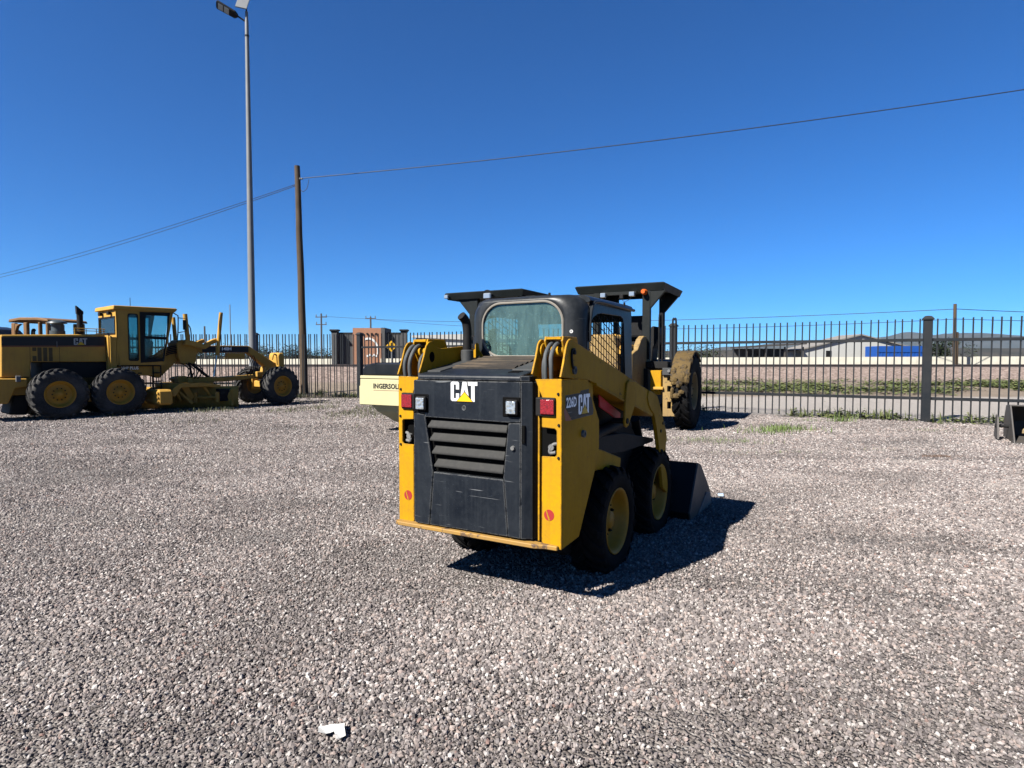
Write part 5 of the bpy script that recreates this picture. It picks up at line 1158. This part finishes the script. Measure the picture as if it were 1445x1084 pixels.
    prism('armrest_console', [(.50, 1.45), (.50, 2.10), (.62, 2.25), (.78, 2.22), (.80, 2.05), (.65, 1.75), (.62, 1.45)], 'XZ', 1.0, 1.5, 'dark', T, .02)
    for s in (1, -1):
        wheel('roller', T, (s * 1.46, .72, .82), s, 0, .2)
    # muddy fender shell over the right tyre
    bm = bmesh.new()
    for k in range(9):
        a0 = R(15 + 15 * k)
    pts = [(.72 - .88 * math.cos(R(20 + 14 * k)), .80 + .88 * math.sin(R(20 + 14 * k))) for k in range(9)] + [(.72 - .84 * math.cos(R(20 + 14 * k)), .80 + .84 * math.sin(R(20 + 14 * k))) for k in range(8, -1, -1)]
    add_prism(bm, pts, 'YZ', 1.27, 1.645); fin('mudguard', bm, 'mud', T, .01)
    rd = random.Random(4); bm = bmesh.new()
    for k in range(26):
        a = R(rd.uniform(-5, 75)); r = .85; p = Vector((rd.uniform(1.30, 1.63), .72 - r * math.cos(a), .80 + r * math.sin(a)))
        m_ = Matrix.Translation(p) @ Matrix.Diagonal((rd.uniform(.03, .09), rd.uniform(.03, .06), rd.uniform(.04, .12), 1)); bmesh.ops.create_icosphere(bm, subdivisions=1, radius=1, matrix=m_)
    fin('caked_mud', bm, 'mud', T)
    lathe('drum', [(-1.05, 0), (-1.05, .72), (-1.0, .75), (1.0, .75), (1.05, .72), (1.05, 0)], 'grey_steel', T, 40, 'X', loc=(0, 4.0, .75))
    box('drum_frame', -1.2, 1.2, 3.1, 3.25, .5, 1.0, 'yellow_mud', T, .02)
roller_worn()
def roller_cream():
    T = thing('road_roller', 'cream roller with black hood and canopy showing INGERSOLL lettering on its rear', 'road roller', (-2.25, 11.93, 0), -.5, 'road rollers')
    canopy(T, -1.12, 1.12, 3.2, 5.0, 3.16, [(-.33, 3.3, .24, 1.4), (.98, 3.3, .14, 1.4)])
    box('canopy_lamp', -1.09, -.98, 3.12, 3.2, 3.02, 3.11, 'lens_clear', T, .01)
    box('canopy_lamp', .08, .28, 3.08, 3.18, 2.95, 3.09, 'lens_clear', T, .02); tube('lamp_guard', [(.08 + .1 + .11 * math.cos(R(18 * k)), 3.12, 3.09 + .07 * math.sin(R(18 * k))) for k in range(11)], .012, 'dark', T, 6)
    # rear counterweight with lettering
    prism('counterweight', [(-1.07, .57), (-1.065, .95), (-.92, 1.145), (1.0, 1.145), (1.07, .95), (1.07, .57)] if False else [(-1.03, .56), (-1.01, 1.10), (1.01, 1.10), (1.03, .56)], 'XZ', 0, .5, 'cream', T, .015)
    box('counterweight_lip', -1.0, 1.0, -.01, .5, 1.103, 1.165, 'cream', T, .01)
    box('side_bumper', -1.08, -1.035, .05, .5, .56, .95, 'cream', T, .01); box('side_pad', -1.085, -1.036, .10, .5, .56, .75, 'dark', T, .005)
    bm = bmesh.new()
    for (x, z, y) in ((-.75, .555, .06), (-.69, .43, .16), (-.50, .20, .48), (-.22, .11, .62), (.3, .10, .62), (.55, .2, .48), (.75, .42, .16), (.8, .555, .06)):
        bm.verts.new((x, y, z)); bm.verts.new((x, 1.1, z))
    bmesh.ops.convex_hull(bm, input=bm.verts); fin('belly_guard', bm, 'cream', T)
    
    bm = bmesh.new(); add_prism(bm, [(-.97, 1.167), (-.96, 1.30), (-.88, 1.385), (-.70, 1.42), (.70, 1.42), (.88, 1.385), (.96, 1.30), (.97, 1.167)], 'XZ', .03, 2.2); fin('engine_hood', bm, M['black_gloss'], T, .03, 3)
    box('hood_rib', -.64, -.60, .028, 2.2, 1.19, 1.432, M['black_gloss'], T, .01)
    lettering('INGERSOLL-RAND', M['letter_black'], T, (-.647, -.004, .905), (1, 0, 0), (0, 0, 1), 1.13, .105, .034)
    box('letter_line', -.647, .48, -.003, -.0005, .868, .874, M['red_line'], T, 0)
    box('frame', -.7, .7, .5, 4.6, .5, 1.16, 'cream', T, .02); box('platform', -1.0, 1.0, 2.6, 4.9, 1.2, 1.4, 'dark', T, .01)
    box('operator_seat', -.8, -.4, 3.7, 3.85, 1.5, 1.9, 'dark', T, .04)
    lathe('pre_cleaner', [(1.4, .08), (1.95, .08), (1.95, .15), (2.02, .16), (2.06, .12), (2.06, 0)], 'dark', T, 16, 'Z', loc=(.0, 2.75, 0))
    tube('handrail', arcpts([(-.9, 2.0, 1.3), (-.9, 2.0, 1.85), (-.8, 2.0, 1.95), (-.45, 2.0, 1.95), (-.35, 2.0, 1.85), (-.35, 2.0, 1.3)], 4), .02, 'dark', T, 6)
    for s in (1, -1): wheel('roller', T, (s * .82, 1.75, .82), s, 0, .5)
    lathe('drum', [(-1.05, 0), (-1.05, .72), (-1.0, .75), (1.0, .75), (1.05, .72), (1.05, 0)], 'grey_steel', T, 40, 'X', loc=(0, 6.0, .75))
    box('drum_frame', -1.25, 1.25, 5.0, 5.15, .5, 1.0, 'cream', T, .02)
M['black_gloss'] = paint('glossy_black_hood', (.008, .009, .010), .28, dirt=(.05, .05, .05), dirt_amt=.3)
M['letter_black'] = plain('black_lettering', (.012, .012, .012), .5)
roller_cream()

# ------------------------------------------------------------------ machines behind the grader
def tractor_back():
    T = thing('compactor', 'faded orange compactor with an open roll frame behind the grader hood', 'compactor', (-16.9, 22.0, 0), R(-20))
    bm = bmesh.new(); add_prism(bm, [(-1.0, 2.82), (-.97, 2.93), (-.4, 2.985), (.5, 2.965), (1.05, 2.89), (1.1, 2.80), (.5, 2.86), (-.4, 2.88)], 'XZ', -.7, .7); fin('roll_canopy', bm, 'rust_frame', T, .02)
    for x, w_ in ((-.82, .20), (-.18, .18), (.55, .08), (.95, .10)):
        for y in (-.6, .6): box('roll_post', x - w_ / 2, x + w_ / 2, y - .06, y + .06, 1.2, 2.80, 'rust_frame', T, .02)
    prism('corner_brace', [(-.72, 2.5), (-.72, 2.76), (-.45, 2.76), (-.62, 2.68)], 'XZ', -.65, -.55, 'rust_frame', T, 0)
    box('body', -1.6, 1.5, -.6, .6, .7, 1.6, 'rust_frame', T, .05); box('hood', .6, 2.2, -.45, .45, 1.2, 1.9, 'rust_frame', T, .05)
    tube('exhaust_pipe', arcpts([(-.5, -.2, 1.6), (-.5, -.2, 2.45), (-.42, -.2, 2.56)], 4), .06, 'dark', T, 10); cyl('lever', (-.28, -.3, 1.6), (-.28, -.3, 2.52), .04, 'dark', T, 8); cyl('lever', (-1.4, -.3, 1.5), (-1.4, -.3, 2.58), .035, 'dark', T, 8)
    for x in (-1.1, 1.3):
        for s in (1, -1): lathe('wheel', [(-.2, 0), (-.2, .5), (-.16, .6), (.16, .6), (.2, .5), (.2, 0)], 'rubber', T, 28, 'Y', loc=(x, s * .75, .6))
tractor_back()
def black_truck():
    T = thing('parked_truck', 'black machine cab cut off by the left edge behind the grader', 'truck', (-21.3, 23.9, 0), R(-8))
    bm = bmesh.new(); add_prism(bm, [(-1.2, .7), (-1.2, 2.6), (-1.0, 2.82), (.6, 2.80), (1.15, 2.68), (1.42, 2.40), (1.55, 1.6), (1.6, .7)], 'XZ', -.9, .9); fin('cab', bm, 'black_gloss', T, .06, 2)
    box('window', -.4, .9, -.92, -.901, 1.9, 2.5, 'glass', T, .02)
    box('marker_lamp', 1.02, 1.12, -.96, -.90, 2.0, 2.3, 'tail', T, .01); box('marker_lamp', 1.02, 1.12, -.96, -.90, 1.82, 1.98, 'orange', T, .01)
    for x in (-.9, .9):
        for s in (1, -1): lathe('wheel', [(-.15, 0), (-.15, .42), (-.12, .5), (.12, .5), (.15, .42), (.15, 0)], 'rubber', T, 24, 'Y', loc=(x, s * .8, .5))
black_truck()

# ------------------------------------------------------------------ bucket attachment at the right edge
def loose_bucket():
    T = thing('loader_bucket', 'dark steel loader bucket cut off by the right edge with pale rock inside', 'bucket', (9.55, 10.55, 0), R(-8))
    side = [(0, .02), (.9, .0), (1.1, .12), (.82, .75), (.35, .78), (.06, .42)]
    for y in (0, 1.8): prism('bucket_side', [(x, z) for x, z in side], 'XZ', y, y + .03, 'grey_steel', T, .004)
    bm = bmesh.new(); out = [(1.1, .02), (.9, .0), (.0, .02), (.06, .42), (.35, .78), (.82, .75)]; inn = [(.80, .73), (.36, .75), (.085, .41), (.03, .05), (.9, .03), (1.1, .05)]
    add_prism(bm, out + inn, 'XZ', .0305, 1.7995); fin('bucket_shell', bm, 'grey_steel', T)
def rock():
    rd = random.Random(9); bm = bmesh.new(); bmesh.ops.create_icosphere(bm, subdivisions=3, radius=1)
    for v in bm.verts:
        f = 1 + .25 * noise.fractal(v.co * 2.2, 1, 2, 4); v.co = Vector((v.co.x * .25 * f, v.co.y * .3 * f, v.co.z * .17 * f))
    o = fin('rock', bm, M['rock']); return o
M['rock'] = paint('pale_rock', (.36, .27, .14), .9, dirt=(.2, .15, .08), dirt_amt=.6, bump=.6)
def right_bucket():
    # seen end-on: hollow side towards the camera, lip pointing down towards the viewer
    T = thing('loader_bucket', 'dark steel loader bucket cut off by the right edge, its mouth towards the camera', 'bucket', (9.25, 11.15, 0), R(-33))
    sec = [(-.55, .03), (-.62, .12), (-.02, .66), (.45, .62), (.75, .30), (.72, .03)]      # local Y-Z section, mouth at -Y
    prism('bucket_side', [(-.62, .0), (-.60, .06), (-.02, .66), (.45, .62), (.75, .30), (.72, .0)], 'YZ', -.012, .012, 'grey_steel', T, .003)
    bm = bmesh.new(); o_ = [(-.62, 0), (.72, 0), (.75, .30), (.45, .62), (-.02, .66)]; i_ = [(-.02, .635), (.43, .60), (.72, .30), (.69, .025), (-.62, .02)]
    add_prism(bm, o_ + i_, 'YZ', .0125, 2.2); fin('bucket_shell', bm, 'grey_steel', T)
    prism('bucket_bracket', [(-.22, .02), (-.10, .42), (.1, .46), (.3, .1), (.3, .02)], 'YZ', -.20, -.17, 'grey_steel', T, .004)
    cyl('bracket_pin', (-.21, .05, .25), (-.013, .05, .25), .03, 'dark', T, 10)
    r = rock(); r.parent = None; r.location = (9.62, 10.85, .2); tag(r, 'pale yellowish rock lying in the mouth of the right bucket', 'rock')
right_bucket()

# ------------------------------------------------------------------ litter
bm = bmesh.new(); z = terrain(-.7, 2.3) + .026
pts = [(-.766, 2.324), (-.669, 2.344), (-.644, 2.266), (-.672, 2.241), (-.693, 2.29), (-.750, 2.269)]
bm.faces.new([bm.verts.new((x, y, z)) for x, y in pts]); bmesh.ops.triangulate(bm, faces=bm.faces[:]); bmesh.ops.subdivide_edges(bm, edges=bm.edges[:], cuts=3, use_grid_fill=True)
for v in bm.verts: v.co += Vector((.004 * noise.noise(v.co * 60), .004 * noise.noise(v.co * 55 + Vector((5, 0, 0))), .016 * noise.noise(Vector((v.co.x * 22, v.co.y * 22, 3)))))
bmesh.ops.solidify(bm, geom=bm.faces[:], thickness=.0008)
tag(fin('paper_scrap', bm, 'paper'), 'torn white paper scrap on the gravel in the foreground', 'litter')
bm = bmesh.new(); vs = [bm.verts.new(p) for p in [(x, y, z + terrain(2.2, 6.3)) for x, y, z in ((2.17, 6.28, .025), (2.22, 6.27, .02), (2.235, 6.32, .04), (2.18, 6.33, .035))]]; bm.faces.new(vs); bmesh.ops.solidify(bm, geom=bm.faces[:], thickness=.001)
tag(fin('paper_scrap', bm, 'blue_paper'), 'small pale blue scrap beside the loader bucket', 'litter')

# ------------------------------------------------------------------ air between the yard and the hills
bm = bmesh.new(); add_box(bm, -7500, 7500, -320, 9800, -4, 196)
hz_o = fin('haze', bm, None); hz_o['kind'] = 'stuff'; tag(hz_o, 'thin pale haze over the plain towards the hills', 'haze')
hm_ = bpy.data.materials.new('thin_haze'); hm_.use_nodes = True; hn = hm_.node_tree; hn.nodes.remove(hn.nodes['Principled BSDF'])
pv = hn.nodes.new('ShaderNodeVolumePrincipled'); pv.inputs['Color'].default_value = (.52, .70, .95, 1); pv.inputs['Density'].default_value = .00005; pv.inputs['Anisotropy'].default_value = .2
hn.links.new(pv.outputs[0], hn.nodes['Material Output'].inputs['Volume']); hz_o.data.materials.append(hm_)
